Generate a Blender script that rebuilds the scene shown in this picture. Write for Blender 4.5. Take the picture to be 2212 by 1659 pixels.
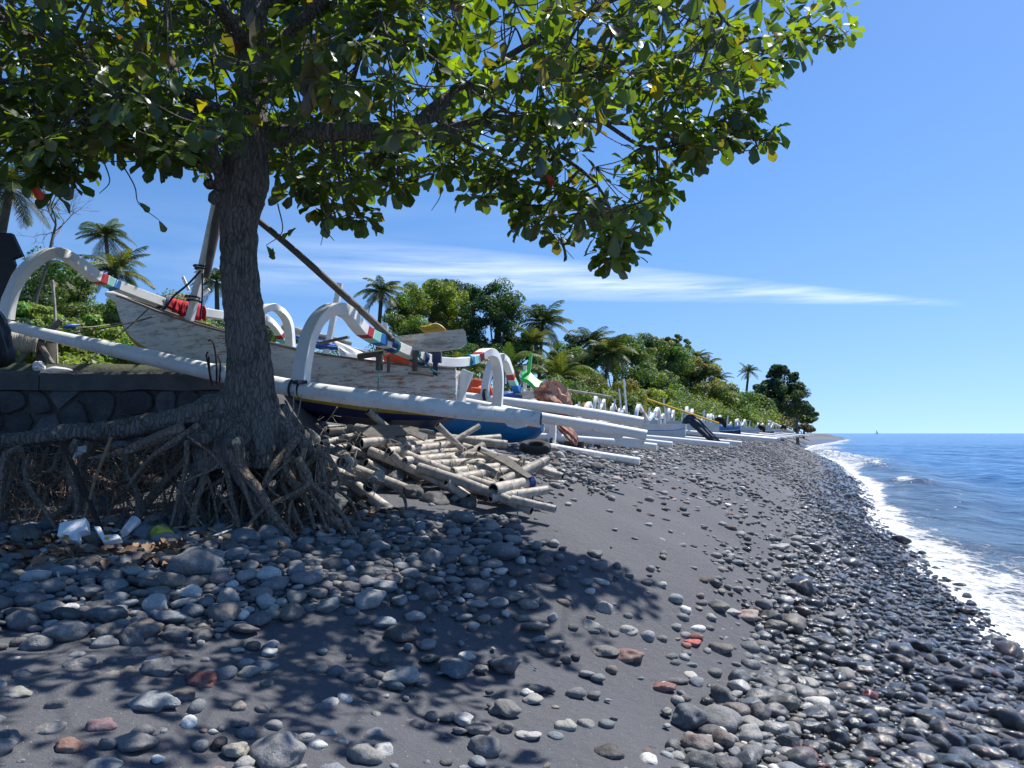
import bpy, bmesh, math, random
import numpy as np
from mathutils import Vector, Matrix, noise
R = math.radians
rng = np.random.default_rng(7)
random.seed(7)
sc = bpy.context.scene
for o in list(bpy.data.objects): bpy.data.objects.remove(o)
# ---------------------------------------------------------------- camera, sky, sun
F = 1662.0; CX = 1106.0; CY = 829.5; CAMZ = 2.4; PITCH = math.atan2(936-CY, F)
cam = bpy.data.cameras.new('camera'); camo = bpy.data.objects.new('camera', cam); sc.collection.objects.link(camo)
cam.sensor_width = 36; cam.lens = 36*F/2212; cam.clip_start = 0.05; cam.clip_end = 60000
camo.location = (0, 0, CAMZ); camo.rotation_euler = (R(90)+PITCH, 0, 0)
sc.camera = camo
sc.view_settings.view_transform = 'Standard'; sc.view_settings.look = 'None'
sc.view_settings.exposure = 0.66; sc.view_settings.gamma = 1
SUN = Vector((0.40, 0.30, 0.86)).normalized()
EL = math.asin(SUN.z); AZ = math.atan2(SUN.x, SUN.y)
sl = bpy.data.lights.new('sun', 'SUN'); sl.energy = 4.6; sl.angle = R(0.53); sl.color = (1, .95, .87)
slo = bpy.data.objects.new('sun', sl); sc.collection.objects.link(slo); slo.location = (20, 20, 60)
slo.rotation_euler = SUN.to_track_quat('Z', 'Y').to_euler()
w = bpy.data.worlds.new('World'); sc.world = w; w.use_nodes = True
nt = w.node_tree; nt.nodes.clear()
def NN(nt, t, **k):
    n = nt.nodes.new(t)
    for a, b in k.items(): setattr(n, a, b)
    return n
out = NN(nt, 'ShaderNodeOutputWorld'); bg = NN(nt, 'ShaderNodeBackground'); nt.links.new(bg.outputs[0], out.inputs[0])
sky = NN(nt, 'ShaderNodeTexSky', sky_type='NISHITA', sun_disc=False, sun_elevation=EL, sun_rotation=AZ,
         air_density=1.0, dust_density=0.35, ozone_density=2.2, altitude=0)
bg.inputs[1].default_value = 0.135
tc = NN(nt, 'ShaderNodeTexCoord')
lift = NN(nt, 'ShaderNodeVectorMath', operation='MULTIPLY_ADD'); nt.links.new(tc.outputs['Generated'], lift.inputs[0]); lift.inputs[1].default_value = (1, 1, .80); lift.inputs[2].default_value = (0, 0, .13)
nrm = NN(nt, 'ShaderNodeVectorMath', operation='NORMALIZE'); nt.links.new(lift.outputs[0], nrm.inputs[0]); nt.links.new(nrm.outputs[0], sky.inputs['Vector']); sx = NN(nt, 'ShaderNodeSeparateXYZ'); nt.links.new(tc.outputs['Generated'], sx.inputs[0])
def M(op, a, b=None, c=None, cl=False):
    n = NN(nt, 'ShaderNodeMath', operation=op, use_clamp=cl)
    for i, v in enumerate((a, b, c)):
        if v is None: continue
        if isinstance(v, (int, float)): n.inputs[i].default_value = v
        else: nt.links.new(v, n.inputs[i])
    return n.outputs[0]
ysafe = M('MAXIMUM', sx.outputs[1], 0.05)
azt = M('DIVIDE', sx.outputs[0], ysafe); elt = M('DIVIDE', sx.outputs[2], ysafe)
# thin cirrus: centre line falling to the right, width shrinking to the right
cen = M('ADD', M('MULTIPLY', azt, -0.062), 0.206)
wid = M('MAXIMUM', M('ADD', M('MULTIPLY', azt, -0.050), 0.033), 0.006)
band = M('SUBTRACT', 1.0, M('DIVIDE', M('ABSOLUTE', M('SUBTRACT', elt, cen)), wid), cl=True)
mp = NN(nt, 'ShaderNodeMapping'); mp.inputs['Scale'].default_value = (3.2, 3.2, 55); mp.inputs['Rotation'].default_value = (0, R(4), 0)
nt.links.new(tc.outputs['Generated'], mp.inputs[0])
cn = NN(nt, 'ShaderNodeTexNoise'); cn.inputs['Scale'].default_value = 1.6; cn.inputs['Detail'].default_value = 7; cn.inputs['Roughness'].default_value = .62
nt.links.new(mp.outputs[0], cn.inputs['Vector'])
cf = M('MULTIPLY', M('MULTIPLY', M('SUBTRACT', cn.outputs[0], .28), 2.6, cl=True), M('POWER', band, .8))
ends = M('MULTIPLY', M('MULTIPLY', M('ADD', azt, .45), 2.2, cl=True), M('MULTIPLY', M('SUBTRACT', .60, azt), 9, cl=True))
cf = M('MULTIPLY', M('MULTIPLY', cf, ends), .62)
# a broad faint veil low on the left
mp2 = NN(nt, 'ShaderNodeMapping'); mp2.inputs['Scale'].default_value = (2, 2, 16); nt.links.new(tc.outputs['Generated'], mp2.inputs[0])
cn2 = NN(nt, 'ShaderNodeTexNoise'); cn2.inputs['Scale'].default_value = 1.3; cn2.inputs['Detail'].default_value = 6
nt.links.new(mp2.outputs[0], cn2.inputs['Vector'])
veil = M('MULTIPLY', M('MULTIPLY', M('SUBTRACT', cn2.outputs[0], .42), 2, cl=True), M('MULTIPLY', M('SUBTRACT', 1, M('MULTIPLY', M('ABSOLUTE', M('SUBTRACT', elt, .20)), 7), cl=True), M('MULTIPLY', M('SUBTRACT', .25, azt), 2.2, cl=True)))
cf = M('ADD', cf, M('MULTIPLY', veil, .30), cl=True)
hs = NN(nt, 'ShaderNodeHueSaturation'); hs.inputs['Saturation'].default_value = 1.28; hs.inputs['Value'].default_value = .82
nt.links.new(sky.outputs[0], hs.inputs['Color'])
mx = NN(nt, 'ShaderNodeMix', data_type='RGBA'); nt.links.new(cf, mx.inputs[0]); tn = NN(nt, 'ShaderNodeMix', data_type='RGBA', blend_type='MULTIPLY'); tn.inputs[0].default_value = 1; nt.links.new(hs.outputs[0], tn.inputs[6]); tn.inputs[7].default_value = (.98, .915, .97, 1)
nt.links.new(tn.outputs[2], mx.inputs[6])
mx.inputs[7].default_value = (6.6, 7.0, 7.6, 1)
nt.links.new(mx.outputs[2], bg.inputs[0])
sc.render.engine = 'CYCLES'
sc.cycles.max_bounces = 8; sc.cycles.transparent_max_bounces = 8
sc.cycles.use_adaptive_sampling = True
sc.render.film_transparent = False
# ---------------------------------------------------------------- picture -> place
cp, sp = math.cos(PITCH), math.sin(PITCH)
def ray(u, v):
    a = (u-CX)/F; b = (CY-v)/F
    return np.array([a, cp-b*sp, sp+b*cp])
def P(u, v, Y):                                    # the place seen at photo position (u, v), Y metres ahead
    d = ray(u, v); return Vector(d*(Y/d[1]) + np.array([0, 0, CAMZ]))
def proj(p):
    x, y, z = p[0], p[1], p[2]-CAMZ
    f = y*cp+z*sp; up = -y*sp+z*cp
    return CX+F*x/f, CY-F*up/f
def S(a, b, x): t = np.clip((x-a)/(b-a), 0, 1); return t*t*(3-2*t)
SHY = np.array([-60, 0, 5, 8.4, 10.3, 13, 15, 19.5, 28.3, 34.7, 65, 75, 100, 150, 285, 440, 560, 700, 900, 1500])
SHX = np.array([3., 4.6, 5., 5.5, 6.2, 7.1, 7.9, 9.3, 13.1, 15.9, 27.2, 30, 36.9, 58, 123, 184, 215, 200, 90, -600])
def shore(X, Y): return (np.interp(Y, SHY, SHX)-X)*np.interp(Y, [0, 10, 20, 700], [1, .98, .92, .92])
PS = np.array([-900, -60, -8, -2, 0, 1, 2, 3, 4.5, 6, 8, 11, 16, 30, 60, 2000])
PZ = np.array([-9, -4, -1.3, -.42, 0, .2, .42, .64, .93, 1.2, 1.46, 1.72, 2.0, 2.6, 4.0, 8])
CT = [(100, 1150, 6.3), (-200, 1150, 6.3), (520, 1140, 6.5), (800, 1112, 7), (1150, 1102, 7.8), (1325, 1115, 9.0), (1327, 1071, 10.3), (1155, 985, 10.3),
      (1380, 1000, 13.8), (1500, 974, 21), (1250, 1012, 11.2), (960, 948, 9.0), (820, 945, 9.3), (700, 940, 9.5), (1050, 955, 9.6), (1180, 962, 13), (1300, 965, 17)]
CT = [(p.x, p.y, p.z) for p in (P(*c) for c in CT)]
PZ2 = np.array([-9, -4, -1.5, -.5, 0, .46, .92, 1.36, 1.88, 2.1, 2.2, 2.27, 2.38, 2.7, 4.0, 8])
def base(X, Y):
    k = S(11, 20, Y); s = shore(X, Y); return np.interp(s, PS, PZ)*(1-k)+np.interp(s, PS, PZ2)*k
CR = [(x, y, z-float(base(np.array(x), np.array(y))), .085*y+.25) for x, y, z in CT]
for c_ in ((750, 1055, 7.8), (850, 1050, 7.9), (950, 1055, 7.95), (1050, 1060, 8.05), (1140, 1050, 8.4), (750, 1000, 8.4), (850, 995, 8.6), (950, 995, 8.7), (1060, 1000, 8.9), (1120, 1085, 7.85), (950, 1092, 7.5), (850, 1090, 7.4)):
    p_ = P(*c_); CR.append((p_.x, p_.y, p_.z-float(base(np.array(p_.x), np.array(p_.y))), .42))
def gz(X, Y):
    X = np.asarray(X, float); Y = np.asarray(Y, float)
    z = base(X, Y); ws = np.full(X.shape, .10); acc = np.zeros(X.shape)
    for x, y, r, s in CR:
        wt = np.exp(-((X-x)**2+(Y-y)**2)/(2*s*s)); ws = ws+wt; acc = acc+wt*r
    z = z+acc/ws*S(-.5, 2.5, shore(X, Y))
    # terrace kept up by the stone wall
    ter = 3.16+.01*(Y-8)
    k = S(8.25, 8.45, Y)*S(-2.0, -3.1, X)*S(80, 40, Y)
    z = z*(1-k)+np.maximum(ter, z)*k
    # hillside under the trees
    sh = shore(X, Y); z = z+S(14, 60, sh)*S(14, 40, Y)*5*S(600, 300, Y)
    return z
def G(u, v):                                       # where the line of sight meets the ground
    d = ray(u, v); ys = np.concatenate([np.linspace(1.5, 40, 900), np.geomspace(40.1, 900, 500)])
    t = ys/d[1]; z = CAMZ+d[2]*t; h = z-gz(d[0]*t, ys)
    i = np.argmax(h < 0)
    if h[i] >= 0: i = len(ys)-1
    Y = ys[i] if i == 0 else ys[i-1]+(ys[i]-ys[i-1])*h[i-1]/(h[i-1]-h[i]+1e-9)
    return Vector((float(d[0]/d[1]*Y), float(Y), float(gz(d[0]/d[1]*Y, Y))))
# ---------------------------------------------------------------- helpers
def tag(o, label=None, cat=None, group=None, kind=None):
    if label: o['label'] = label
    if cat: o['category'] = cat
    if group: o['group'] = group
    if kind: o['kind'] = kind
    return o
def empty(name, loc, label, cat, group=None):
    o = bpy.data.objects.new(name, None); sc.collection.objects.link(o); o.location = loc; o.empty_display_size = .2
    return tag(o, label, cat, group)
def top(o):
    while o.parent: o = o.parent
    return o
class MB:
    def __init__(s): s.v = []; s.f = []; s.m = []; s.c = []; s.n = 0
    def add(s, v, f, m=0, c=None):
        v = np.asarray(v, float).reshape(-1, 3); s.v.append(v)
        for q in f: s.f.append([i+s.n for i in q])
        s.m += ([m]*len(f) if np.isscalar(m) else list(m)); s.n += len(v)
        cc = np.ones((len(v), 4)); 
        if c is not None: cc[:, :3] = c
        s.c.append(cc); return s
    def build(s, name, mats, parent=None, smooth=True, org=None):
        v = np.concatenate(s.v) if s.v else np.zeros((0, 3))
        if org is None: org = top(parent).location.copy() if parent else Vector(v.mean(0))
        v = v-np.array(org)
        me = bpy.data.meshes.new(name); me.from_pydata(v.tolist(), [], s.f)
        if not isinstance(mats, (list, tuple)): mats = [mats]
        for m in mats: me.materials.append(m)
        me.polygons.foreach_set('material_index', s.m)
        me.polygons.foreach_set('use_smooth', [smooth]*len(s.f))
        ca = me.color_attributes.new('Col', 'FLOAT_COLOR', 'POINT'); ca.data.foreach_set('color', np.concatenate(s.c).ravel())
        me.update()
        if smooth: me.set_sharp_from_angle(angle=R(38))
        o = bpy.data.objects.new(name, me); sc.collection.objects.link(o)
        if parent is None: o.location = org
        else: o.parent = parent
        return o
def npmesh(name, v, f, mat, col=None, parent=None, smooth=True, org=None):   # v (N,3), f (M,k)
    v = np.asarray(v, np.float32); f = np.asarray(f, np.int32); k = f.shape[1]
    if org is None: org = top(parent).location if parent else Vector(v.mean(0))
    v = v-np.array(org, np.float32)
    me = bpy.data.meshes.new(name); me.vertices.add(len(v)); me.vertices.foreach_set('co', v.ravel())
    me.loops.add(f.size); me.loops.foreach_set('vertex_index', f.ravel())
    me.polygons.add(len(f)); me.polygons.foreach_set('loop_start', np.arange(0, f.size, k, dtype=np.int32))
    me.polygons.foreach_set('loop_total', np.full(len(f), k, np.int32))
    me.polygons.foreach_set('use_smooth', np.full(len(f), smooth))
    if col is not None:
        c = np.ones((len(v), 4), np.float32); c[:, :col.shape[1]] = col
        ca = me.color_attributes.new('Col', 'FLOAT_COLOR', 'POINT'); ca.data.foreach_set('color', c.ravel())
    me.materials.append(mat); me.update(calc_edges=True)
    o = bpy.data.objects.new(name, me); sc.collection.objects.link(o)
    if parent is None: o.location = org
    else: o.parent = parent
    return o
def cat(pts, n=6):                                 # Catmull-Rom through points (any dimension)
    p = np.asarray([tuple(q) for q in pts], float)
    if len(p) < 3: 
        t = np.linspace(0, 1, n+1)[:, None]; return p[0]*(1-t)+p[-1]*t
    e = np.vstack([2*p[0]-p[1], p, 2*p[-1]-p[-2]]); o = []
    for i in range(1, len(e)-2):
        for k in range(n):
            t = k/n; a, b, c, d = e[i-1], e[i], e[i+1], e[i+2]
            o.append(.5*((2*b)+(c-a)*t+(2*a-5*b+4*c-d)*t*t+(3*b-a-3*c+d)*t**3))
    o.append(e[-2]); return np.array(o)
def frames(p):
    p = np.asarray(p, float); t = np.gradient(p, axis=0); t /= np.linalg.norm(t, axis=1)[:, None]+1e-9
    up = np.array([0, 0, 1.]) if abs(t[0][2]) < .9 else np.array([1., 0, 0])
    n = np.cross(t[0], up); n /= np.linalg.norm(n); N = [n]
    for i in range(1, len(p)):
        n = N[-1]-t[i]*np.dot(N[-1], t[i]); n /= np.linalg.norm(n)+1e-9; N.append(n)
    N = np.array(N); return t, N, np.cross(t, N)
def tube(p, r, n=10, caps=True, wob=0, seed=0, lobes=None):
    p = np.asarray([tuple(q) for q in p], float); L = len(p); r = np.interp(np.linspace(0, 1, L), np.linspace(0, 1, len(r)), r) if np.ndim(r) else np.full(L, r)
    t, N, B = frames(p); a = np.linspace(0, 2*np.pi, n, endpoint=False)
    rr = r[:, None]*np.ones(n)[None]
    if wob:
        g = np.random.default_rng(seed); 
        w1 = g.normal(size=(max(3, L//3), n)); xi = np.linspace(0, len(w1)-1, L)
        w2 = np.array([np.interp(xi, range(len(w1)), w1[:, j]) for j in range(n)]).T
        rr = rr*(1+wob*w2)
    v = p[:, None]+rr[..., None]*(np.cos(a)[None, :, None]*N[:, None]+np.sin(a)[None, :, None]*B[:, None])
    v = v.reshape(-1, 3); f = []
    for i in range(L-1):
        for j in range(n):
            k = (j+1) % n; f.append((i*n+j, i*n+k, (i+1)*n+k, (i+1)*n+j))
    if caps: f.append(tuple(range(n-1, -1, -1))); f.append(tuple((L-1)*n+j for j in range(n)))
    return v, f
def sweep(p, W, Hh, side):                         # rounded rectangular bar along a curve; side = its width direction
    p = np.asarray(p, float); L = len(p); side = np.array(side, float); side /= np.linalg.norm(side)
    t = np.gradient(p, axis=0); t /= np.linalg.norm(t, axis=1)[:, None]
    W = np.interp(np.linspace(0, 1, L), np.linspace(0, 1, len(W)), W) if np.ndim(W) else np.full(L, W)
    Hh = np.interp(np.linspace(0, 1, L), np.linspace(0, 1, len(Hh)), Hh) if np.ndim(Hh) else np.full(L, Hh)
    nn = np.cross(side, t); nn /= np.linalg.norm(nn, axis=1)[:, None]
    c = .10; q = [(1, 1-c), (1-c, 1), (-1+c, 1), (-1, 1-c), (-1, -1+c), (-1+c, -1), (1-c, -1), (1, -1+c)]; n = 8
    v = np.concatenate([[p[i]+side*x*W[i]/2+nn[i]*y*Hh[i]/2 for x, y in q] for i in range(L)])
    f = [(i*n+j, (i+1)*n+j, (i+1)*n+(j+1) % n, i*n+(j+1) % n) for i in range(L-1) for j in range(n)]
    f += [tuple(range(n)), tuple((L-1)*n+j for j in range(n-1, -1, -1))]
    return v, f
def box(c, s, rot=None):
    c = np.array(tuple(c), float); s = np.array(s, float)/2
    v = np.array([(x, y, z) for x in (-1, 1) for y in (-1, 1) for z in (-1, 1)])*s
    if rot is not None: v = v@np.array(rot).T
    return v+c, [(0, 1, 3, 2), (4, 6, 7, 5), (0, 4, 5, 1), (2, 3, 7, 6), (0, 2, 6, 4), (1, 5, 7, 3)]
def plate(pts, th, nrm):                           # a polygon with thickness
    p = np.array([tuple(q) for q in pts], float); nrm = np.array(nrm, float); nrm /= np.linalg.norm(nrm); n = len(p)
    v = np.vstack([p+nrm*th/2, p-nrm*th/2]); f = [tuple(range(n)), tuple(range(2*n-1, n-1, -1))]
    f += [(i, i+n, (i+1) % n+n, (i+1) % n) for i in range(n)]
    return v, f
def torus(c, Rm, r, ax, n=28, m=12, ry=None):
    ax = Vector(ax).normalized(); e1 = ax.orthogonal().normalized(); e2 = ax.cross(e1); v = []; ry = ry or r
    for i in range(n):
        a = 2*math.pi*i/n; d = e1*math.cos(a)+e2*math.sin(a)
        for j in range(m):
            b = 2*math.pi*j/m; cb = math.copysign(abs(math.cos(b))**.7, math.cos(b)); sb = math.copysign(abs(math.sin(b))**.7, math.sin(b))
            v.append(tuple(Vector(c)+d*(Rm+r*cb)+ax*ry*sb))
    f = [(i*m+j, ((i+1) % n)*m+j, ((i+1) % n)*m+(j+1) % m, i*m+(j+1) % m) for i in range(n) for j in range(m)]
    return v, f
# ---------------------------------------------------------------- materials
class MT:
    def __init__(s, name):
        s.m = bpy.data.materials.new(name); s.m.use_nodes = True; s.t = s.m.node_tree; s.p = s.t.nodes['Principled BSDF']; s.o = s.t.nodes['Material Output']
        s.co = s.n('ShaderNodeTexCoord').outputs['Object']
        g = s.n('ShaderNodeNewGeometry'); s.pos = g.outputs['Position']; s.geo = g
    def n(s, t, **k): return NN(s.t, t, **k)
    def l(s, a, b): s.t.links.new(a, b)
    def set(s, inp, v):
        i = s.p.inputs[inp]
        if hasattr(v, 'is_linked') or isinstance(v, bpy.types.NodeSocket): s.l(v, i)
        else: i.default_value = v if not isinstance(v, tuple) or len(v) == 4 else (*v, 1)
        return s
    def noise(s, scale, detail=4, rough=.55, vec=None, stretch=None, dist=0):
        vec = vec or s.co
        if stretch:
            mp = s.n('ShaderNodeMapping'); mp.inputs['Scale'].default_value = stretch; s.l(vec, mp.inputs[0]); vec = mp.outputs[0]
        x = s.n('ShaderNodeTexNoise'); x.inputs['Scale'].default_value = scale; x.inputs['Detail'].default_value = detail; x.inputs['Roughness'].default_value = rough
        x.inputs['Distortion'].default_value = dist; s.l(vec, x.inputs['Vector']); return x.outputs[0]
    def vor(s, scale, feature='F1', out='Distance', vec=None, stretch=None):
        vec = vec or s.co
        if stretch:
            mp = s.n('ShaderNodeMapping'); mp.inputs['Scale'].default_value = stretch; s.l(vec, mp.inputs[0]); vec = mp.outputs[0]
        x = s.n('ShaderNodeTexVoronoi', feature=feature); x.inputs['Scale'].default_value = scale; s.l(vec, x.inputs['Vector']); return x.outputs[out]
    def ramp(s, fac, stops, interp='LINEAR'):
        r = s.n('ShaderNodeValToRGB'); cr = r.color_ramp; cr.interpolation = interp
        while len(cr.elements) < len(stops): cr.elements.new(.5)
        for e, (p, c) in zip(cr.elements, stops): e.position = p; e.color = (c, c, c, 1) if np.isscalar(c) else (*c[:3], 1)
        s.l(fac, r.inputs[0]); return r.outputs[0]
    def mix(s, fac, a, b, mode='MIX'):
        x = s.n('ShaderNodeMix', data_type='RGBA', blend_type=mode)
        for i, v in ((0, fac), (6, a), (7, b)):
            if isinstance(v, bpy.types.NodeSocket): s.l(v, x.inputs[i])
            elif i == 0: x.inputs[0].default_value = v
            else: x.inputs[i].default_value = (*v[:3], 1) if not np.isscalar(v) else (v, v, v, 1)
        return x.outputs[2]
    def math(s, op, a, b=0, cl=False):
        x = s.n('ShaderNodeMath', operation=op, use_clamp=cl)
        for i, v in enumerate((a, b)):
            if isinstance(v, bpy.types.NodeSocket): s.l(v, x.inputs[i])
            else: x.inputs[i].default_value = v
        return x.outputs[0]
    def attr(s, name='Col', out='Color'): a = s.n('ShaderNodeAttribute', attribute_name=name); return a.outputs[out]
    def bump(s, h, st=.3, d=.02, nrm=None):
        b = s.n('ShaderNodeBump'); b.inputs['Strength'].default_value = st; b.inputs['Distance'].default_value = d; s.l(h, b.inputs['Height'])
        if nrm: s.l(nrm, b.inputs['Normal'])
        s.l(b.outputs[0], s.p.inputs['Normal']); return b.outputs[0]
def plain(name, col, rough=.6, var=.12, sc_=6, bump=0, metal=0, dirt=None):
    m = MT(name); c = np.array(col)
    base_ = m.ramp(m.noise(sc_, 6, .6), [(.3, c*(1-var)), (.7, np.minimum(c*(1+var), 1))])
    if dirt is not None: base_ = m.mix(m.ramp(m.noise(sc_*.7, 8, .7, dist=.5), [(.52, 0.), (.68, .75)]), base_, dirt)
    m.set('Base Color', base_).set('Roughness', rough).set('Metallic', metal)
    if bump: m.bump(m.noise(sc_*6, 4), bump, .01)
    return m.m
MAT = {}
def mats():
    # dark volcanic sand; wet towards the sea (attribute Col.r = wet)
    m = MT('sand'); wet = m.n('ShaderNodeSeparateColor'); m.l(m.attr(), wet.inputs[0]); wet, green = wet.outputs[0], wet.outputs[1]
    big = m.noise(.9, 5, .6, m.pos); fine = m.noise(260, 3, .7, m.pos); mid = m.noise(22, 5, .65, m.pos)
    c = m.ramp(mid, [(.3, (.072, .079, .096)), (.7, (.112, .119, .142))])
    c = m.mix(m.ramp(big, [(.4, 0.), (.65, .6)]), c, (.118, .118, .128))
    c = m.mix(m.ramp(fine, [(.35, 0.), (.5, .45), (.72, .9)]), m.mix(.5, c, (.02, .02, .023)), m.mix(.55, c, (.17, .17, .18)))
    spk = m.ramp(m.vor(48, vec=m.pos), [(.0, 1.), (.085, 0.)], 'CONSTANT'); pick = m.ramp(m.noise(23, 1, vec=m.pos), [(.52, 0.), (.56, 1.)])
    c = m.mix(m.math('MULTIPLY', spk, pick), c, (.62, .62, .64))  # sand sparkle painted into the colour as bright specks
    c = m.mix(wet, c, m.mix(.55, c, (.006, .007, .009)))
    soil = m.ramp(m.noise(1.2, 6, .7, m.pos), [(.35, (.035, .05, .015)), (.65, (.09, .10, .04))])
    c = m.mix(green, c, soil)
    m.set('Base Color', c); m.set('Roughness', m.ramp(wet, [(0, .9), (1, .28)])); m.set('Specular IOR Level', .35)
    h = m.math('ADD', m.math('MULTIPLY', m.noise(9, 6, .62, m.pos), 1.2), m.math('MULTIPLY', m.noise(90, 4, .7, m.pos), .35)); m.bump(h, .8, .03)
    MAT['sand'] = m.m
    # stones: Col rgb = stone colour, alpha = wetness
    m = MT('stone'); a = m.attr(); wet = m.attr(out='Alpha'); 
    n1 = m.noise(7, 8, .65, dist=.3); n2 = m.noise(70, 4, .7); vn = m.ramp(m.vor(55), [(0, 0.), (.25, 1.)])
    c = m.mix(m.ramp(n1, [(.38, .0), (.66, .75)]), a, m.mix(.5, a, (.34, .33, .31)))
    c = m.mix(m.ramp(n2, [(.35, .55), (.55, 0.)]), c, m.mix(.65, c, (.01, .01, .012)))
    c = m.mix(m.ramp(m.noise(3.1, 9, .75), [(.60, 0.), (.64, .5)]), c, (.42, .41, .38))
    c = m.mix(wet, c, m.mix(.74, c, (.004, .005, .007)))
    m.set('Base Color', c); m.set('Roughness', m.ramp(wet, [(0, .82), (.5, .34), (1, .06)])); m.set('Specular IOR Level', m.ramp(wet, [(0, .35), (1, .5)]))
    m.bump(m.math('ADD', m.math('MULTIPLY', n1, 1.1), m.math('MULTIPLY', m.math('ADD', n2, vn), .22)), .75, .018)
    MAT['stone'] = m.m
    # bark
    for nm, c0, c1 in (('bark', (.052, .046, .042), (.31, .275, .245)), ('root', (.085, .066, .052), (.38, .30, .235)), ('palm_bark', (.05, .045, .04), (.17, .15, .12))):
        m = MT(nm); st = (1, 1, .16) if nm == 'bark' else (1, 1, .55)
        dn = m.n('ShaderNodeTexNoise'); dn.inputs['Scale'].default_value = 9; dn.inputs['Detail'].default_value = 4; m.l(m.co, dn.inputs['Vector'])
        ad = m.n('ShaderNodeVectorMath', operation='MULTIPLY_ADD'); m.l(dn.outputs['Color'], ad.inputs[0]); ad.inputs[1].default_value = (.07, .07, .25); m.l(m.co, ad.inputs[2])
        v = m.vor(30, 'DISTANCE_TO_EDGE', stretch=st, vec=ad.outputs[0]); ns = m.noise(30, 8, .75, stretch=st, dist=1.2); bg_ = m.noise(3, 5, .6)
        crack = m.ramp(v, [(.0, 0.), (.16, 1.)])
        c = m.ramp(m.math('ADD', m.math('MULTIPLY', ns, .75), m.math('MULTIPLY', crack, .2)), [(.3, c0), (.78, c1)])
        c = m.mix(m.ramp(bg_, [(.45, 0.), (.7, .45)]), c, (.26, .25, .235) if nm != 'root' else (.24, .18, .14))
        m.set('Base Color', c).set('Roughness', .92); m.set('Specular IOR Level', .15)
        m.bump(m.math('ADD', ns, m.math('MULTIPLY', crack, .5)), 1.0, .022 if nm == 'bark' else .012); MAT[nm] = m.m
    # leaves: light passes through them
    for nm, tr, gl, tc_ in (('leaf', .56, .07, (2.3, 2.5, .35)), ('leaf_far', .38, .04, (1.6, 1.8, .5)), ('frond', .30, .035, (1.2, 1.5, .5))):
        m = MT(nm); a = m.attr(); 
        if nm == 'leaf': a = m.mix(m.ramp(m.noise(16, 4, .7), [(.52, 0.), (.72, .6)]), a, m.mix(.6, a, (.10, .075, .02)))
        d = m.n('ShaderNodeBsdfDiffuse'); t = m.n('ShaderNodeBsdfTranslucent'); g = m.n('ShaderNodeBsdfGlossy'); g.inputs['Roughness'].default_value = .38 if nm == 'leaf' else .5
        m.l(a, d.inputs[0]); m.l(m.mix(1.0, a, tc_, 'MULTIPLY'), t.inputs[0]); g.inputs[0].default_value = (.75, .8, .85, 1)
        s1 = m.n('ShaderNodeMixShader'); s1.inputs[0].default_value = tr; m.l(d.outputs[0], s1.inputs[1]); m.l(t.outputs[0], s1.inputs[2])
        s2 = m.n('ShaderNodeMixShader'); s2.inputs[0].default_value = gl; m.l(s1.outputs[0], s2.inputs[1]); m.l(g.outputs[0], s2.inputs[2]); m.l(s2.outputs[0], m.o.inputs[0])
        MAT[nm] = m.m
    m = MT('litter'); m.set('Base Color', m.mix(m.noise(30, 4), m.attr(), m.mix(.5, m.attr(), (.05, .03, .02)))).set('Roughness', .75); MAT['litter'] = m.m
    # paints
    m = MT('white_paint'); n1 = m.noise(5, 8, .7, dist=.4)
    c = m.mix(m.ramp(n1, [(.5, 0.), (.72, .45)]), (.78, .78, .75), (.42, .41, .36)); c = m.mix(m.ramp(m.noise(24, 6, .8), [(.62, 0.), (.68, .6)]), c, (.25, .22, .17))
    m.set('Base Color', c).set('Roughness', .38); m.bump(m.noise(30, 3), .12, .005); MAT['white'] = m.m
    m = MT('float_paint'); n1 = m.noise(3.5, 8, .72, dist=.4)
    c = m.mix(m.ramp(n1, [(.45, 0.), (.7, .5)]), (.80, .81, .80), (.48, .47, .43)); c = m.mix(m.ramp(m.noise(11, 8, .8), [(.58, 0.), (.66, .7)]), c, (.22, .19, .15))
    m.set('Base Color', c).set('Roughness', .45); m.bump(m.noise(25, 4), .2, .006); MAT['float'] = m.m
    m = MT('peeling_hull_paint'); n1 = m.noise(2.6, 10, .78, stretch=(1, 1, 5.5), dist=.6); n2 = m.noise(6, 9, .8, stretch=(.8, .8, 6)); n3 = m.noise(1.1, 4, .6)
    c = m.mix(m.ramp(n2, [(.35, 0.), (.65, 1.)]), (.74, .735, .71), (.56, .555, .54))
    c = m.mix(m.ramp(n1, [(.53, 0.), (.59, .85)]), c, (.33, .315, .29))
    c = m.mix(m.ramp(m.noise(14, 8, .8, stretch=(.7, .7, 2.5), dist=1), [(.59, 0.), (.62, .85)]), c, (.13, .11, .095))
    c = m.mix(m.math('MULTIPLY', m.ramp(m.noise(5, 8, .8, stretch=(.6, .6, 4)), [(.53, 0.), (.57, .85)]), m.ramp(n3, [(.45, 0.), (.58, 1.)])), c, (.33, .13, .05))
    m.set('Base Color', c).set('Roughness', .75); m.bump(n1, .5, .006); MAT['hull'] = m.m
    m = MT('weathered_wood'); n1 = m.noise(8, 8, .75, stretch=(1, 1, 6), dist=.8); c = m.ramp(n1, [(.3, (.08, .07, .06)), (.7, (.27, .25, .22))])
    m.set('Base Color', c).set('Roughness', .85); m.bump(n1, .6, .008); MAT['wood'] = m.m
    MAT['navy'] = plain('navy_paint', (.012, .018, .075), .45, .3, 5, .1, dirt=(.03, .035, .05))
    MAT['red'] = plain('red_paint', (.42, .035, .03), .5, .2, 6, dirt=(.25, .09, .05))
    MAT['redstripe'] = plain('red_stripe_paint', (.40, .03, .035), .4, .08)
    MAT['yellow'] = plain('yellow_paint', (.42, .27, .02), .5, .2, 6, dirt=(.16, .10, .03))
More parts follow.
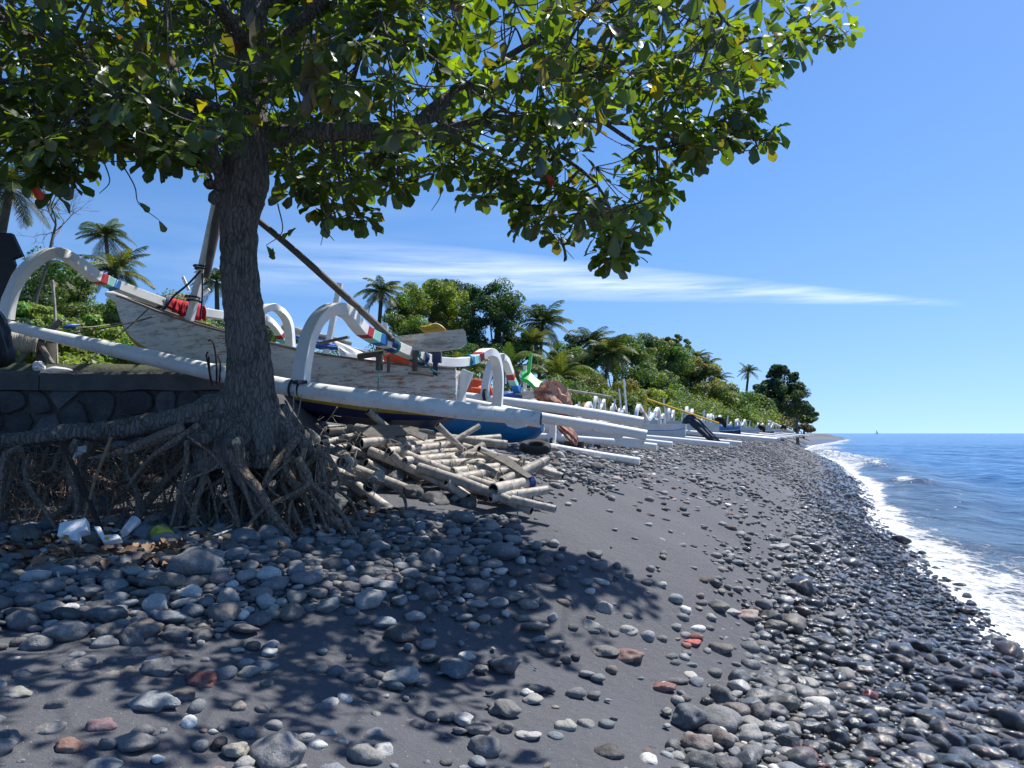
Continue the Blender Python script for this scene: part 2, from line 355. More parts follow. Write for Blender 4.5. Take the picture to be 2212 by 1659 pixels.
    MAT['yellowpole'] = plain('yellow_pole_paint', (.62, .40, .02), .5, .15)
    MAT['teal'] = plain('pale_teal_paint', (.25, .62, .56), .4, .07)
    MAT['blue'] = plain('blue_stripe_paint', (.02, .17, .48), .4, .08)
    MAT['hullblue'] = plain('bright_blue_hull_paint', (.012, .19, .47), .4, .12, 2, dirt=(.02, .13, .3))
    MAT['hullwhite'] = plain('white_hull_paint', (.62, .63, .63), .5, .12, 3, dirt=(.36, .35, .32))
    MAT['hullpale'] = plain('pale_blue_hull_paint', (.50, .58, .62), .5, .1, 3, dirt=(.36, .38, .38))
    MAT['green'] = plain('bright_green_paint', (.05, .50, .09), .4, .1)
    MAT['darkwood'] = plain('dark_pole_wood', (.10, .085, .075), .75, .4, 7, .3)
    MAT['black'] = plain('black_sheet', (.009, .009, .010), .55, .4, 7, .5)
    MAT['mortar'] = None
    MAT['rope'] = plain('pale_rope', (.42, .38, .31), .9, .25, 60, .6)
    MAT['darkrope'] = plain('dark_rope', (.035, .04, .05), .85, .3, 60, .5)
    MAT['tealrope'] = plain('teal_rope', (.02, .20, .20), .8, .3, 50, .5)
    MAT['bluerope'] = plain('blue_rope', (.012, .05, .20), .8, .3, 50, .5)
    MAT['redcloth'] = plain('red_cloth', (.42, .012, .03), .85, .2, 14, .4)
    MAT['orange'] = plain('orange_tarpaulin', (.80, .10, .025), .5, .15, 8, .5)
    MAT['bluetarp'] = plain('blue_tarpaulin', (.02, .10, .38), .5, .2, 8, .5)
    MAT['whitetarp'] = plain('white_sheet', (.62, .62, .62), .7, .12, 8, .4)
    MAT['darktarp'] = plain('dark_blue_cover', (.012, .03, .06), .6, .3, 8, .4)
    MAT['foam'] = plain('polystyrene', (.80, .82, .84), .85, .05, 60, .5)
    MAT['rubber'] = plain('tyre_rubber', (.022, .021, .021), .8, .3, 30, .5, dirt=(.08, .075, .07))
    MAT['rust'] = plain('rusty_steel', (.035, .022, .018), .85, .3, 60, .5)
    MAT['cement'] = plain('cement_cap', (.10, .10, .10), .95, .25, 5, .8, dirt=(.045, .05, .045))
    MAT['yellowbag'] = plain('yellow_plastic_bag', (.52, .50, .05), .4, .2, 14, .5)
    MAT['husk'] = plain('dry_husk', (.26, .16, .09), .85, .35, 18, .6)
    MAT['dryleaf'] = plain('dry_leaf', (.22, .13, .075), .8, .5, 12, .5)
    MAT['palewood'] = plain('fresh_split_wood', (.52, .40, .25), .8, .25, 20, .5)
    MAT['plastic'] = plain('clear_grey_plastic', (.40, .45, .50), .3, .1, 20)
    MAT['hole_shade'] = plain('hollow_end_shade', (.012, .010, .009), .95, .2, 20)  # near-black colour painted in for the shade inside hollow ends
    m = MT('patterned_cover'); v = m.vor(7, 'F1', 'Distance'); c = m.ramp(m.math('ADD', m.math('MULTIPLY', v, .35), m.math('MULTIPLY', m.noise(9, 6, .7, stretch=(1, 1, .5), dist=1.5), .75)), [(.30, (.05, .03, .03)), (.48, (.28, .09, .06)), (.62, (.40, .27, .20)), (.8, (.22, .07, .05))], 'LINEAR')
    m.set('Base Color', c).set('Roughness', .8); m.bump(m.noise(12, 4), .4, .02); MAT['pattern'] = m.m
    m = MT('bamboo'); n1 = m.noise(10, 6, .7, dist=.4); c = m.ramp(n1, [(.28, (.13, .118, .105)), (.5, (.37, .34, .30)), (.72, (.58, .545, .49))])
    c = m.mix(m.ramp(m.noise(40, 5, .8), [(.6, 0.), (.68, .7)]), c, (.10, .08, .06)); m.set('Base Color', m.mix(1., c, m.attr(), 'MULTIPLY')).set('Roughness', .6); m.bump(m.noise(40, 4), .3, .005); MAT['bamboo'] = m.m
    m = MT('wall_stone'); n1 = m.noise(5, 8, .7); n2 = m.noise(60, 4, .75); c = m.ramp(n1, [(.3, (.05, .055, .06)), (.7, (.15, .152, .158))]); c = m.mix(m.ramp(n2, [(.35, .4), (.55, 0.)]), c, (.012, .012, .014))
    m.set('Base Color', m.mix(1., c, m.attr(), 'MULTIPLY')).set('Roughness', .9); m.bump(m.math('ADD', n1, m.math('MULTIPLY', n2, .4)), .9, .02); MAT['wallstone'] = m.m
    m = MT('mortar'); n1 = m.noise(40, 7, .8); n2 = m.noise(3, 5); c = m.ramp(m.math('ADD', m.math('MULTIPLY', n1, .6), m.math('MULTIPLY', n2, .4)), [(.35, (.05, .048, .045)), (.65, (.16, .15, .14))]); m.set('Base Color', c).set('Roughness', .95); m.bump(n1, 1., .03); MAT['mortar'] = m.m
    # sea: Col.r = foam amount wanted here, Col.g = shallowness
    m = MT('sea_water'); sp_ = m.n('ShaderNodeSeparateColor'); m.l(m.attr(), sp_.inputs[0]); fo, shl = sp_.outputs[0], sp_.outputs[1]
    web = m.vor(3.2, 'DISTANCE_TO_EDGE', vec=m.pos, stretch=(1.0, .45, 1)); web2 = m.vor(9, 'DISTANCE_TO_EDGE', vec=m.pos, stretch=(1.0, .5, 1)); nz = m.noise(1.6, 8, .72, m.pos, (1, .5, 1), .8); nz2 = m.noise(14, 6, .75, m.pos, (1, .6, 1))
    wv = m.math('ADD', m.math('MULTIPLY', m.ramp(web, [(0, 1.), (.16, 0.)]), .22), m.math('MULTIPLY', m.ramp(web2, [(0, 1.), (.2, 0.)]), .14))
    ff = m.math('ADD', m.math('ADD', m.math('MULTIPLY', fo, .70), m.math('MULTIPLY', m.math('SUBTRACT', nz, .5), 1.5)), m.math('ADD', wv, m.math('MULTIPLY', m.math('SUBTRACT', nz2, .5), .9)))
    fm = m.math('MULTIPLY', m.ramp(ff, [(.44, 0.), (.62, .55), (.90, 1.)]), m.ramp(fo, [(.02, 0.), (.12, 1.)]))
    deep = m.mix(m.ramp(m.noise(.05, 4, .6, m.pos), [(.35, 0.), (.65, 1.)]), (.012, .080, .23), (.018, .11, .28))
    c = m.mix(shl, deep, (.045, .06, .085))
    c = m.mix(fm, c, (.86, .88, .90)); m.set('Base Color', c)
    m.set('Roughness', m.ramp(fm, [(0, .13), (1, .75)])); m.set('IOR', 1.33).set('Specular IOR Level', .38)
    cd = m.n('ShaderNodeCameraData'); dist = cd.outputs['View Distance']
    w1 = m.noise(3.2, 5, .62, m.pos, (1., .45, 1), .5); w2 = m.noise(14, 4, .6, m.pos, (1, .6, 1)); w3 = m.noise(.45, 5, .6, m.pos, (1, .35, 1)); w4 = m.noise(.06, 5, .65, m.pos, (1, .3, 1))
    h = m.math('ADD', m.math('ADD', m.math('MULTIPLY', w1, .16), m.math('MULTIPLY', w2, .03)), m.math('ADD', m.math('MULTIPLY', w3, .75), m.math('MULTIPLY', w4, 3.0)))
    h = m.math('ADD', h, m.math('MULTIPLY', fm, .06)); m.bump(h, 1., .85); MAT['sea'] = m.m
mats()
# ---------------------------------------------------------------- ground and sea
def axis(lo, hi, fine, n, k):
    t = np.linspace(-1, 1, n); s = np.sinh(k*t)/np.sinh(k); return fine+np.where(s < 0, s*(fine-lo), s*(hi-fine))
def ground():
    X = axis(-3000, 3000, 1.0, 460, 8.6); Y = axis(-400, 9000, 7.0, 560, 8.6)
    Y = Y[Y > -60]; Y = np.concatenate([[-400], Y])
    gx, gy = np.meshgrid(X, Y); z = gz(gx, gy)
    rip = np.zeros_like(z)
    for k in range(7):
        a = rng.uniform(0, 6.28); f = rng.uniform(1.2, 6); rip += np.sin(gx*f*math.cos(a)+gy*f*math.sin(a)+rng.uniform(0, 6))*.012/f**.6
    z = z+rip*(gy < 60)
    # back of the terrace edge just behind the wall is a clean step
    v = np.stack([gx, gy, z], -1).reshape(-1, 3); ny, nx = gx.shape
    i = np.arange(ny-1)[:, None]*nx+np.arange(nx-1)[None]; f = np.stack([i, i+1, i+nx+1, i+nx], -1).reshape(-1, 4)
    sh = shore(gx, gy); wn = .5*np.sin(gy*.9)+.35*np.sin(gy*2.3+1)+.2*np.sin(gy*5.1+gx)
    wet = S(2.6, 1.3, sh+wn*.45)
    grn = np.clip(S(9.5, 13, sh+wn*.6)*S(12, 20, gy)+S(8.3, 8.5, gy)*S(-2.4, -3.2, gx)*.85, 0, 1)
    tag(npmesh('ground', v, f, MAT['sand'], np.stack([wet, grn, 0*wet], -1).reshape(-1, 3), org=(0, 0, 0)), kind='structure')
def sea():
    # rows follow the shoreline: first column lies inland on the stones, last reaches the horizon
    Y = np.concatenate([np.linspace(-30, -1, 30), np.linspace(0, 45, 330), np.linspace(45.4, 160, 170), np.linspace(163, 900, 130), np.geomspace(930, 45000, 40)])
    s = np.concatenate([np.linspace(-.9, 8, 90), np.linspace(8.3, 40, 90), np.geomspace(41, 60000, 50)])   # seaward distance
    YY, SS = np.meshgrid(Y, s, indexing='ij')
    X = np.interp(YY, SHY, SHX)+SS/.95
    X[Y > 1500] = np.linspace(-40000, 60000, len(s))[None]*1.0
    edge = .16*np.sin(YY*1.3)+.14*np.sin(YY*.52+1)+.10*np.sin(YY*3.1+.5)+.05*np.sin(YY*7.3)
    w = .035*np.sin(SS*2.1+.6*np.sin(YY*.5)+YY*.15)+.025*np.sin(SS*3.7-YY*.9)+.02*np.sin(YY*2.2+SS*1.1)
    amp = S(0, 4, SS)*S(400, 60, YY)
    z = w*amp+S(2, 9, SS)*S(500, 80, YY)*(.07*np.sin(SS*.8+YY*.22+np.sin(YY*.3)))
    # a small breaking wave running in on the middle of the beach
    for yc, sc_, ln, hh in ((38, 2.4, 3.2, .26), (29, 2.6, 4, .12), (58, 2.6, 9, .25), (90, 3.0, 16, .3), (45, 7.5, 9, .14), (18, 6.0, 5, .10)):
        z += hh*np.exp(-((YY-yc)/ln)**2)*np.exp(-((SS-sc_-.25*np.sin(YY*.9))/(.55+.01*yc))**2)*(1+.25*np.sin(YY*3.3))
    thin = np.interp(-SS, [-3, 0, .9], [0, .0, 1]); g = gz(X, YY)
    swash = g+.012
    z = np.where((SS < edge+.35) & (SS > edge-.35), np.maximum(z, swash), z)
    z = np.where(SS <= edge-.35, -.4, z); z = np.where(YY > 1500, 0, z)
    wd = 1.5+1.5*S(22, 10, YY)+.5*np.sin(YY*.35+1)+.3*np.sin(YY*1.1); wd = np.clip(wd*S(18, 9, YY)*1.0+wd*S(9, 18, YY)*.62, .6, 9)+4.5*S(45, 80, YY)*S(420, 120, YY)*(1+.4*np.sin(YY*.11))
    fo = S(wd*1.25, wd*.45, SS)*(.62+.38*S(1.2, 0, SS)); fo = fo*S(-.6, -.3, SS)
    for yc, s0, ln in ((38, 2.4, 2.2), (60, 3., 9), (90, 3.5, 16)):
        fo = np.maximum(fo, .85*np.exp(-((YY-yc)/ln)**2)*np.exp(-((SS-s0+.35)/.55)**2))
    fo = np.maximum(fo, .42*S(wd*2.1, wd*1.2, SS)*S(30, 12, YY)*(.5+.5*np.sin(YY*.8+SS*1.7)))
    shl = S(9, .3, SS)
    v = np.stack([X, YY, z], -1).reshape(-1, 3); ny, nx = YY.shape
    i = np.arange(ny-1)[:, None]*nx+np.arange(nx-1)[None]; f = np.stack([i, i+1, i+nx+1, i+nx], -1).reshape(-1, 4)
    tag(npmesh('sea', v, f, MAT['sea'], np.stack([fo, shl, 0*fo], -1).reshape(-1, 3), org=(0, 0, 0)), kind='structure')
ground(); sea()
# ---------------------------------------------------------------- stone retaining wall
def wall():
    t = empty('retaining_wall', (-5.5, 8.1, 1.7), 'dark stone retaining wall with grey cement cap behind the exposed tree roots', 'wall')
    y0 = 8.22; zt = P(250, 803, y0).z; x0, x1 = -15.0, -2.75
    b = MB(); b.add(*box(((x0+x1)/2, y0+.16, (1.2+zt-.2)/2), (x1-x0, .3, zt-.2-1.2))); b.build('mortar', MAT['mortar'], t, smooth=False)
    b = MB(); n = 60; xs = np.linspace(x0-.05, x1+.02, n); g = np.random.default_rng(3)
    for k in range(5):
        a = xs[k*12]; c = xs[min(k*12+12, n-1)]
        m = 14; xx = np.linspace(a, c-.012, m); prof = [(-.05, -.2), (-.05, -.03), (-.03, 0), (.40, 0), (.40, -.2)]
        v = [(x, y0+py, zt+pz+g.normal()*.006+(.0 if x > -5 else .0)) for x in xx for py, pz in prof]; f = []
        for i in range(m-1):
            for j in range(5): f.append((i*5+j, i*5+(j+1) % 5, (i+1)*5+(j+1) % 5, (i+1)*5+j))
        f += [(4, 3, 2, 1, 0), tuple((m-1)*5+j for j in range(5))]; b.add(v, f)
    b.build('cement_cap', MAT['cement'], t, smooth=False)
    # individual rough stones set in the mortar
    g = np.random.default_rng(11); seeds = []
    zr = zt-.30
    for row in range(5):
        for i in range(24): seeds.append((-10+i*.33+(.16 if row % 2 else 0)+g.uniform(-.14, .14), zr-row*.27+g.uniform(-.11, .11)))
    k = 0
    for i, (sx_, sz_) in enumerate(seeds):
        if sx_ > x1-.1 or sx_ < -9.3 or sz_ < 1.9: continue
        poly = [(sx_-.3, sz_-.3), (sx_+.3, sz_-.3), (sx_+.3, min(sz_+.3, zt-.20)), (sx_-.3, min(sz_+.3, zt-.20))]
        for j, (ox, oz) in enumerate(seeds):
            if j == i or abs(ox-sx_) > .7 or abs(oz-sz_) > .7: continue
            nx_, nz_ = ox-sx_, oz-sz_; L = math.hypot(nx_, nz_); nx_ /= L; nz_ /= L; lim = L/2-.017; q = []
            for m_ in range(len(poly)):
                a_, b_ = poly[m_-1], poly[m_]; da = (a_[0]-sx_)*nx_+(a_[1]-sz_)*nz_-lim; db = (b_[0]-sx_)*nx_+(b_[1]-sz_)*nz_-lim
                if (da > 0) != (db > 0): t_ = da/(da-db); q.append((a_[0]+(b_[0]-a_[0])*t_, a_[1]+(b_[1]-a_[1])*t_))
                if db <= 0: q.append(b_)
            poly = q
            if len(poly) < 3: break
        if len(poly) < 3: continue
        ring = []
        for m_ in range(len(poly)):               # soften corners, roughen edges
            p0, p1, p2 = poly[m_-1], poly[m_], poly[(m_+1) % len(poly)]
            for t_ in (.22,): ring += [(p1[0]+(p0[0]-p1[0])*t_+g.normal()*.006, p1[1]+(p0[1]-p1[1])*t_+g.normal()*.006), (p1[0]+(p2[0]-p1[0])*t_+g.normal()*.006, p1[1]+(p2[1]-p1[1])*t_+g.normal()*.006)]
        nn = len(ring); cx = sum(r_[0] for r_ in ring)/nn; cz = sum(r_[1] for r_ in ring)/nn; v = []; off = g.uniform(-.025, .006); tx_, tz_ = g.normal()*.08, g.normal()*.08
        for sc2, dy in ((1, .05), (.985, -.004+off*.5), (.90, -.022+off), (.5, -.028+off)):
            v += [(cx+(x-cx)*sc2, y0+dy+(x-cx)*tx_+(z-cz)*tz_+g.normal()*.003, cz+(z-cz)*sc2) for x, z in ring]
        v.append((cx, y0-.030+off, cz)); f = [(i_+r*nn, i_+(r+1)*nn, (i_+1) % nn+(r+1)*nn, (i_+1) % nn+r*nn) for r in range(3) for i_ in range(nn)]
        f += [(3*nn+i_, 4*nn, 3*nn+(i_+1) % nn) for i_ in range(nn)]
        k += 1
        if k > 98: break
        MB().add(v, f, c=g.uniform(.5, 1.6)*np.array([1, 1, 1.05])).build('wall_stone', MAT['wallstone'], t, smooth=True)
wall()
# ---------------------------------------------------------------- the almond tree
TL = Vector((float(P(530, 1130, 6.6).x), 6.6, 1.6))
LEAFT = []
def leaf_template():
    st = [(0, 0), (.12, .05), (.35, .14), (.6, .235), (.8, .26), (.94, .17), (1.0, .0)]; v = []; f = []
    for i, (x, wd) in enumerate(st):
        z = -.22*x*x
        wz = .035*math.sin(x*11); v += [(x, -wd*(1+.08*math.sin(x*17)), z+wd*.34+wz), (x, 0, z), (x, wd*(1+.08*math.cos(x*15)), z+wd*.30-wz)]
    for i in range(len(st)-1):
        f += [(i*3, i*3+1, i*3+4, i*3+3), (i*3+1, i*3+2, i*3+5, i*3+4)]
    return np.array(v), np.array(f)
def place_leaves(T, Fq, pos, dirs, ups, sc_, cols):      # copies of a leaf template, merged
    d = dirs/np.linalg.norm(dirs, axis=1)[:, None]; s = np.cross(ups, d); s /= np.linalg.norm(s, axis=1)[:, None]+1e-9; u = np.cross(d, s)
    K = len(pos); v = pos[:, None]+sc_[:, None, None]*(T[None, :, 0:1]*d[:, None]+T[None, :, 1:2]*s[:, None]+T[None, :, 2:3]*u[:, None])
    f = Fq[None]+(np.arange(K)*len(T))[:, None, None]
    return v.reshape(-1, 3), f.reshape(-1, Fq.shape[1]), np.repeat(cols, len(T), 0)
# lowest edge of the crown against the sky
LOWU = [-900, -300, 0, 60, 130, 190, 215, 300, 370, 430, 480, 560, 610, 640, 700, 760, 800, 860, 950, 1000, 1040, 1100, 1140, 1200, 1280, 1330, 1420, 1445, 1500, 1600, 1625, 1650, 1690, 1730, 1780, 1812, 1830, 1900]
LOWV = [520, 480, 320, 385, 415, 400, 335, 325, 385, 395, 365, 350, 430, 455, 465, 450, 405, 415, 395, 430, 445, 430, 500, 535, 520, 530, 490, 385, 360, 290, 240, 190, 150, 105, 80, 90, 40, -200]
def almond():
    g = np.random.default_rng(21)
    t = empty('almond_tree', TL, 'large sea almond tree with thick bark trunk and bare exposed roots shading the beach', 'tree')
    Yt = 6.6
    def W(*a): return [P(*q) for q in a]
    limbs = []   # (points, radii)
    trunk = cat(W((540, 1010, Yt), (540, 930, Yt), (540, 860, Yt), (536, 760, Yt), (522, 640, Yt), (516, 540, Yt), (518, 450, Yt), (530, 360, Yt), (540, 250, Yt), (545, 130, Yt), (548, 0, Yt), (555, -160, Yt+.1), (560, -330, Yt+.2)), 5)
    tr = np.interp(np.linspace(0, 1, len(trunk)), [0, .1, .17, .25, .36, .45, .53, .60, .68, .8, 1], [.38, .28, .20, .172, .156, .155, .190, .178, .140, .12, .08])
    limbs.append((trunk, tr))
    hand = [([(560, 300, 6.6), (640, 292, 6.65), (740, 284, 6.75), (880, 282, 6.85), (930, 245, 6.95), (985, 205, 7.05), (1090, 185, 7.2), (1250, 150, 7.4), (1430, 120, 7.6), (1600, 90, 7.7), (1720, 70, 7.8)], [.10, .092, .08, .065, .045, .03, .012]),
            ([(880, 285, 6.85), (940, 290, 6.9), (1030, 262, 6.9), (1150, 255, 7.0), (1300, 262, 7.1), (1450, 280, 7.3)], [.05, .04, .03, .012]),
            ([(528, 300, 6.6), (500, 265, 6.5), (440, 225, 6.45), (380, 200, 6.4), (300, 215, 6.3), (200, 205, 6.2), (60, 180, 6.1), (-150, 160, 6.1)], [.085, .07, .06, .05, .03, .012]),
            ([(480, 415, 6.55), (466, 350, 6.4), (445, 290, 6.3), (400, 250, 6.2), (330, 214, 6.1), (270, 180, 6.0), (170, 120, 5.9), (30, 60, 5.8)], [.05, .05, .045, .035, .025, .012]),
            ([(480, 300, 6.5), (400, 290, 6.6), (250, 270, 6.8), (100, 245, 7.0), (-60, 240, 7.1)], [.03, .025, .018, .01]),
            ([(545, 160, 6.6), (620, 80, 6.3), (760, -60, 5.8), (950, -250, 5.2)], [.08, .06, .045, .015]),
            ([(548, 120, 6.6), (480, 20, 6.2), (380, -120, 5.6), (200, -350, 4.9)], [.075, .055, .04, .015]),
            ([(545, 200, 6.6), (620, 120, 7.0), (700, 70, 7.5), (760, 20, 7.9)], [.08, .06, .045, .015]),
            ([(548, 60, 6.6), (470, 40, 7.4), (330, 60, 8.6), (200, 120, 10.2)], [.07, .05, .035, .015]),
            ([(548, 20, 6.6), (760, -60, 6.7), (1000, -120, 6.6), (1350, -160, 6.4), (1650, -120, 6.2)], [.08, .06, .045, .015]),
            ([(985, 205, 7.05), (1100, 120, 6.8), (1280, 20, 6.3), (1480, -60, 5.7)], [.04, .03, .02, .01]),
            ([(930, 245, 6.95), (1000, 300, 7.6), (1100, 350, 8.0), (1200, 400, 8.2)], [.035, .025, .018, .01]),
            ([(1030, 262, 6.9), (1180, 320, 7.1), (1290, 400, 7.2), (1330, 500, 7.2)], [.03, .022, .015, .008]), ([(1300, 262, 7.1), (1400, 320, 7.2), (1490, 300, 7.3), (1590, 240, 7.4)], [.022, .018, .012, .007]), ([(1250, 150, 7.4), (1400, 200, 7.6), (1550, 190, 7.7), (1650, 150, 7.8)], [.03, .02, .015, .008]), ([(1480, -60, 5.7), (1580, 60, 6.0), (1650, 110, 6.3)], [.015, .012, .007]),
            ([(740, 284, 6.75), (760, 180, 6.5), (800, 60, 6.0)], [.035, .025, .012]),
            ([(555, -200, 6.7), (500, -700, 5.4), (400, -1200, 4.4)], [.07, .045, .015]),
            ([(560, -260, 6.8), (700, -500, 7.2), (900, -700, 7.6)], [.06, .04, .015])]
    lm = []
    for pts, r in hand:
        c = cat(W(*pts), 5); lm.append((c, np.interp(np.linspace(0, 1, len(c)), np.linspace(0, 1, len(r)), r)))
    # trunk and limbs joined into one skin of bark
    b = MB()
    n = 26; T_, N_, B_ = frames(trunk); a = np.linspace(0, 2*np.pi, n, endpoint=False)
    lob = .10*np.sin(3*a+.6)+.09*np.sin(5*a+2)+.08*np.sin(7*a)+.05*np.sin(11*a+1)
    ff = np.interp(np.linspace(0, 1, len(trunk)), [0, .2, .4, 1], [1.3, .6, .1, .06]); burl = np.exp(-((np.linspace(0, 1, len(trunk))-.555)/.04)**2)
    rr = tr[:, None]*(1+ff[:, None]*lob[None])+burl[:, None]*.035*np.sin(4*a+1)[None]
    v = trunk[:, None]+rr[..., None]*(np.cos(a)[None, :, None]*N_[:, None]+np.sin(a)[None, :, None]*B_[:, None]); L = len(trunk)
    fc = [(i*n+j, i*n+(j+1) % n, (i+1)*n+(j+1) % n, (i+1)*n+j) for i in range(L-1) for j in range(n)]+[tuple(range(n-1, -1, -1)), tuple((L-1)*n+j for j in range(n))]
    b.add(v.reshape(-1, 3), fc)
    for k in (0, 2, 3): b.add(*tube(lm[k][0], lm[k][1], 12, wob=.06, seed=k))
    # root collar: thick limbs of root fused with the trunk foot
    big = [([(530, 835, 6.6), (490, 868, 6.55), (430, 893, 6.5), (340, 915, 6.45), (255, 928, 6.4), (150, 935, 6.35), (60, 948, 6.3), (-40, 957, 6.25), (-260, 965, 6.2)], [.14, .135, .12, .10, .085, .078, .07, .06, .05]),
           ([(520, 880, 6.5), (460, 930, 6.4), (432, 960, 6.35), (430, 1000, 6.3), (405, 1060, 6.25), (388, 1120, 6.2), (380, 1150, 6.2)], [.12, .12, .09, .055, .045, .04, .03]),
           ([(560, 880, 6.6), (610, 930, 6.6), (650, 965, 6.6), (678, 1000, 6.6), (690, 1060, 6.55), (693, 1120, 6.5), (694, 1145, 6.5)], [.13, .12, .095, .075, .045, .035, .02]),
           ([(530, 900, 6.5), (505, 960, 6.3), (500, 990, 6.25), (520, 1040, 6.2), (570, 1100, 6.1), (610, 1160, 6.0)], [.15, .12, .065, .05, .04, .022]),
           ([(560, 900, 6.6), (600, 1000, 6.6), (625, 1060, 6.6), (640, 1140, 6.6)], [.13, .11, .07, .04]),
           ([(540, 880, 6.7), (540, 980, 6.8), (545, 1060, 6.85), (548, 1160, 6.9)], [.25, .23, .17, .11]),
           ([(510, 900, 6.7), (470, 980, 6.85), (450, 1060, 6.95), (430, 1150, 7.0)], [.13, .12, .08, .05]),
           ([(600, 880, 6.8), (660, 960, 7.0), (700, 1040, 7.05), (720, 1110, 7.1)], [.08, .09, .07, .04])]
    for k, (pts, r) in enumerate(big): b.add(*tube(cat(W(*pts), 6), [q*(.86 if k else .95) for q in r], 12, wob=.13, seed=40+k))
    for (u, v_, y, r) in ((437, 948, 6.27, .085), (512, 955, 6.22, .075), (655, 960, 6.5, .08), (470, 430, 6.5, .07), (560, 440, 6.5, .06), (455, 400, 6.55, .05)):
        p = P(u, v_, y); b.add(*tube([p+Vector((0, -.02, -r*.8)), p+Vector((0, -.03, -r*.3)), p+Vector((0, -.03, r*.3)), p+Vector((0, -.02, r*.8))], [r*.5, r, r, r*.5], 10, wob=.1, seed=int(u)))
    o = b.build('trunk', MAT['bark'], t)
    md = o.modifiers.new('join', 'REMESH'); md.mode = 'VOXEL'; md.voxel_size = .014; md.use_smooth_shade = True
    tx = bpy.data.textures.new('bark_relief', 'CLOUDS'); tx.noise_scale = .09; tx.noise_depth = 3
    dm = o.modifiers.new('relief', 'DISPLACE'); dm.texture = tx; dm.strength = .035; dm.mid_level = .5
    # other limbs, each a branch of its own
    for k in range(len(lm)):
        if k in (0, 2, 3): continue
        MB().add(*tube(lm[k][0], lm[k][1], 8, wob=.06, seed=k)).build('limb', MAT['bark'], t)
    skel = np.concatenate([c[3:] for c, _ in lm]); 
    # a pruned-off pale cut on a knob and its ring
    # rosette clusters through the crown
    cen = np.array([-2.1, 7.0]); clusters = []
    tries = 0
    while len(clusters) < 310 and tries < 40000:
        tries += 1
        r = math.sqrt(g.uniform(0, 1)); th = g.uniform(0, 6.283); X = cen[0]+5.4*r*math.cos(th)-.25; Y = cen[1]+4.3*r*math.sin(th)
        R0 = 5.0 if X > cen[0] else 6
        zt = 7.6-2.6*r*r; zl = 4.05-.25*r; z = g.uniform(zl, zt)
        u, v_ = proj((X, Y, z))
        lim = np.interp(u, LOWU, LOWV)-.17*F/Y
        if Y > 2.2 and v_ > lim: continue
        if Y < 3.4 and z < 4.4: continue
        if X > -2.0 and Y > 8.5-.25*(X+2): continue
        if v_ > -80 and Y < 4.8: continue
        dz_ = z-1.15; us, vs = proj((X-SUN.x/SUN.z*dz_, Y-SUN.y/SUN.z*dz_, 1.15))      # where this bunch throws its shade on the sand
        if Y-SUN.y/SUN.z*dz_ > 1.5 and us > np.interp(vs, [1050, 1100, 1150, 1200, 1240, 1290, 1340, 1400, 1440, 1500, 1540, 1580, 1659, 1800], [1080, 1130, 1160, 1230, 1320, 1190, 1100, 1060, 1010, 950, 860, 600, 480, 350])+10: continue
        if v_ > -60 and Y < 4.6: 
            if g.random() < .5: continue
        if Y < 7.15 and ((560 < u < 1010 and 205 < v_ < 365) or (470 < u < 620 and v_ < 440)) and g.random() < .95: continue
        if noise.noise(Vector((X*1.05, Y*1.05, z*1.3))) < -.20: continue
        p = np.array([X, Y, z])
        if any(np.linalg.norm(p-q) < .42 for q in clusters): continue
        clusters.append(p)
    # clusters seen along the hanging edge
    for u, v_, y in ((1335, 560, 7.2), (1320, 520, 7.3), (1638, 322, 7.6), (1790, 78, 7.8), (1745, 60, 7.6), (752, 478, 6.9), (1040, 425, 7.2), (92, 400, 6.2), (165, 380, 6.1), (60, 340, 6.0), (1395, 470, 7.3), (1400, 400, 7.2), (1160, 490, 7.2), (1660, 160, 7.8), (1600, 250, 7.6), (1570, 290, 7.4), (640, 420, 6.8), (1130, 470, 7.0), (860, 400, 7.1), (1480, 330, 7.1), (120, 330, 6.3), (1690, 110, 7.5), (340, 340, 6.4), (240, 280, 6.4), (80, 250, 6.2), (420, 350, 6.5),
                        (980, 380, 7.5), (900, 360, 7.8), (700, 400, 7.4), (820, 370, 7.3), (620, 360, 7.0), (760, 330, 7.6), (1060, 360, 7.9), (1210, 440, 7.5), (1530, 250, 7.3), (300, 300, 6.7), (180, 300, 6.5), (30, 270, 6.4), (500, 330, 7.2), (450, 310, 6.9)):
        clusters.append(np.array(P(u, v_, y)))
    fine = MB(); tips = []
    for c in clusters:
        d = np.linalg.norm(skel-c, axis=1); q = skel[np.argmin(d)]; L = d.min()
        if L > 1.7: continue
        mid = q*.45+c*.55+np.array([0, 0, .10*L+g.normal()*.05*L])
        pth = cat([q, mid, c], 5); fine.add(*tube(pth, [min(.022, .010+.008*L), .007], 5, caps=False))
        for k in range(g.integers(5, 9)):
            off = g.normal(size=3)*np.array([.30, .30, .20]); e = c+off; u, v_ = proj(e)
            if v_ > np.interp(u, LOWU, LOWV)-.05*F/e[1]: e = c+off*.4*np.array([1, 1, -1 if off[2] < 0 else 1])
            s0 = pth[g.integers(6, len(pth))]; m2 = (s0+e)/2+np.array([0, 0, -.04])
            fine.add(*tube(cat([s0, m2, e], 3), [.0065, .004], 4, caps=False)); dd = e-m2; dd = dd/np.linalg.norm(dd); tips.append((e, dd))
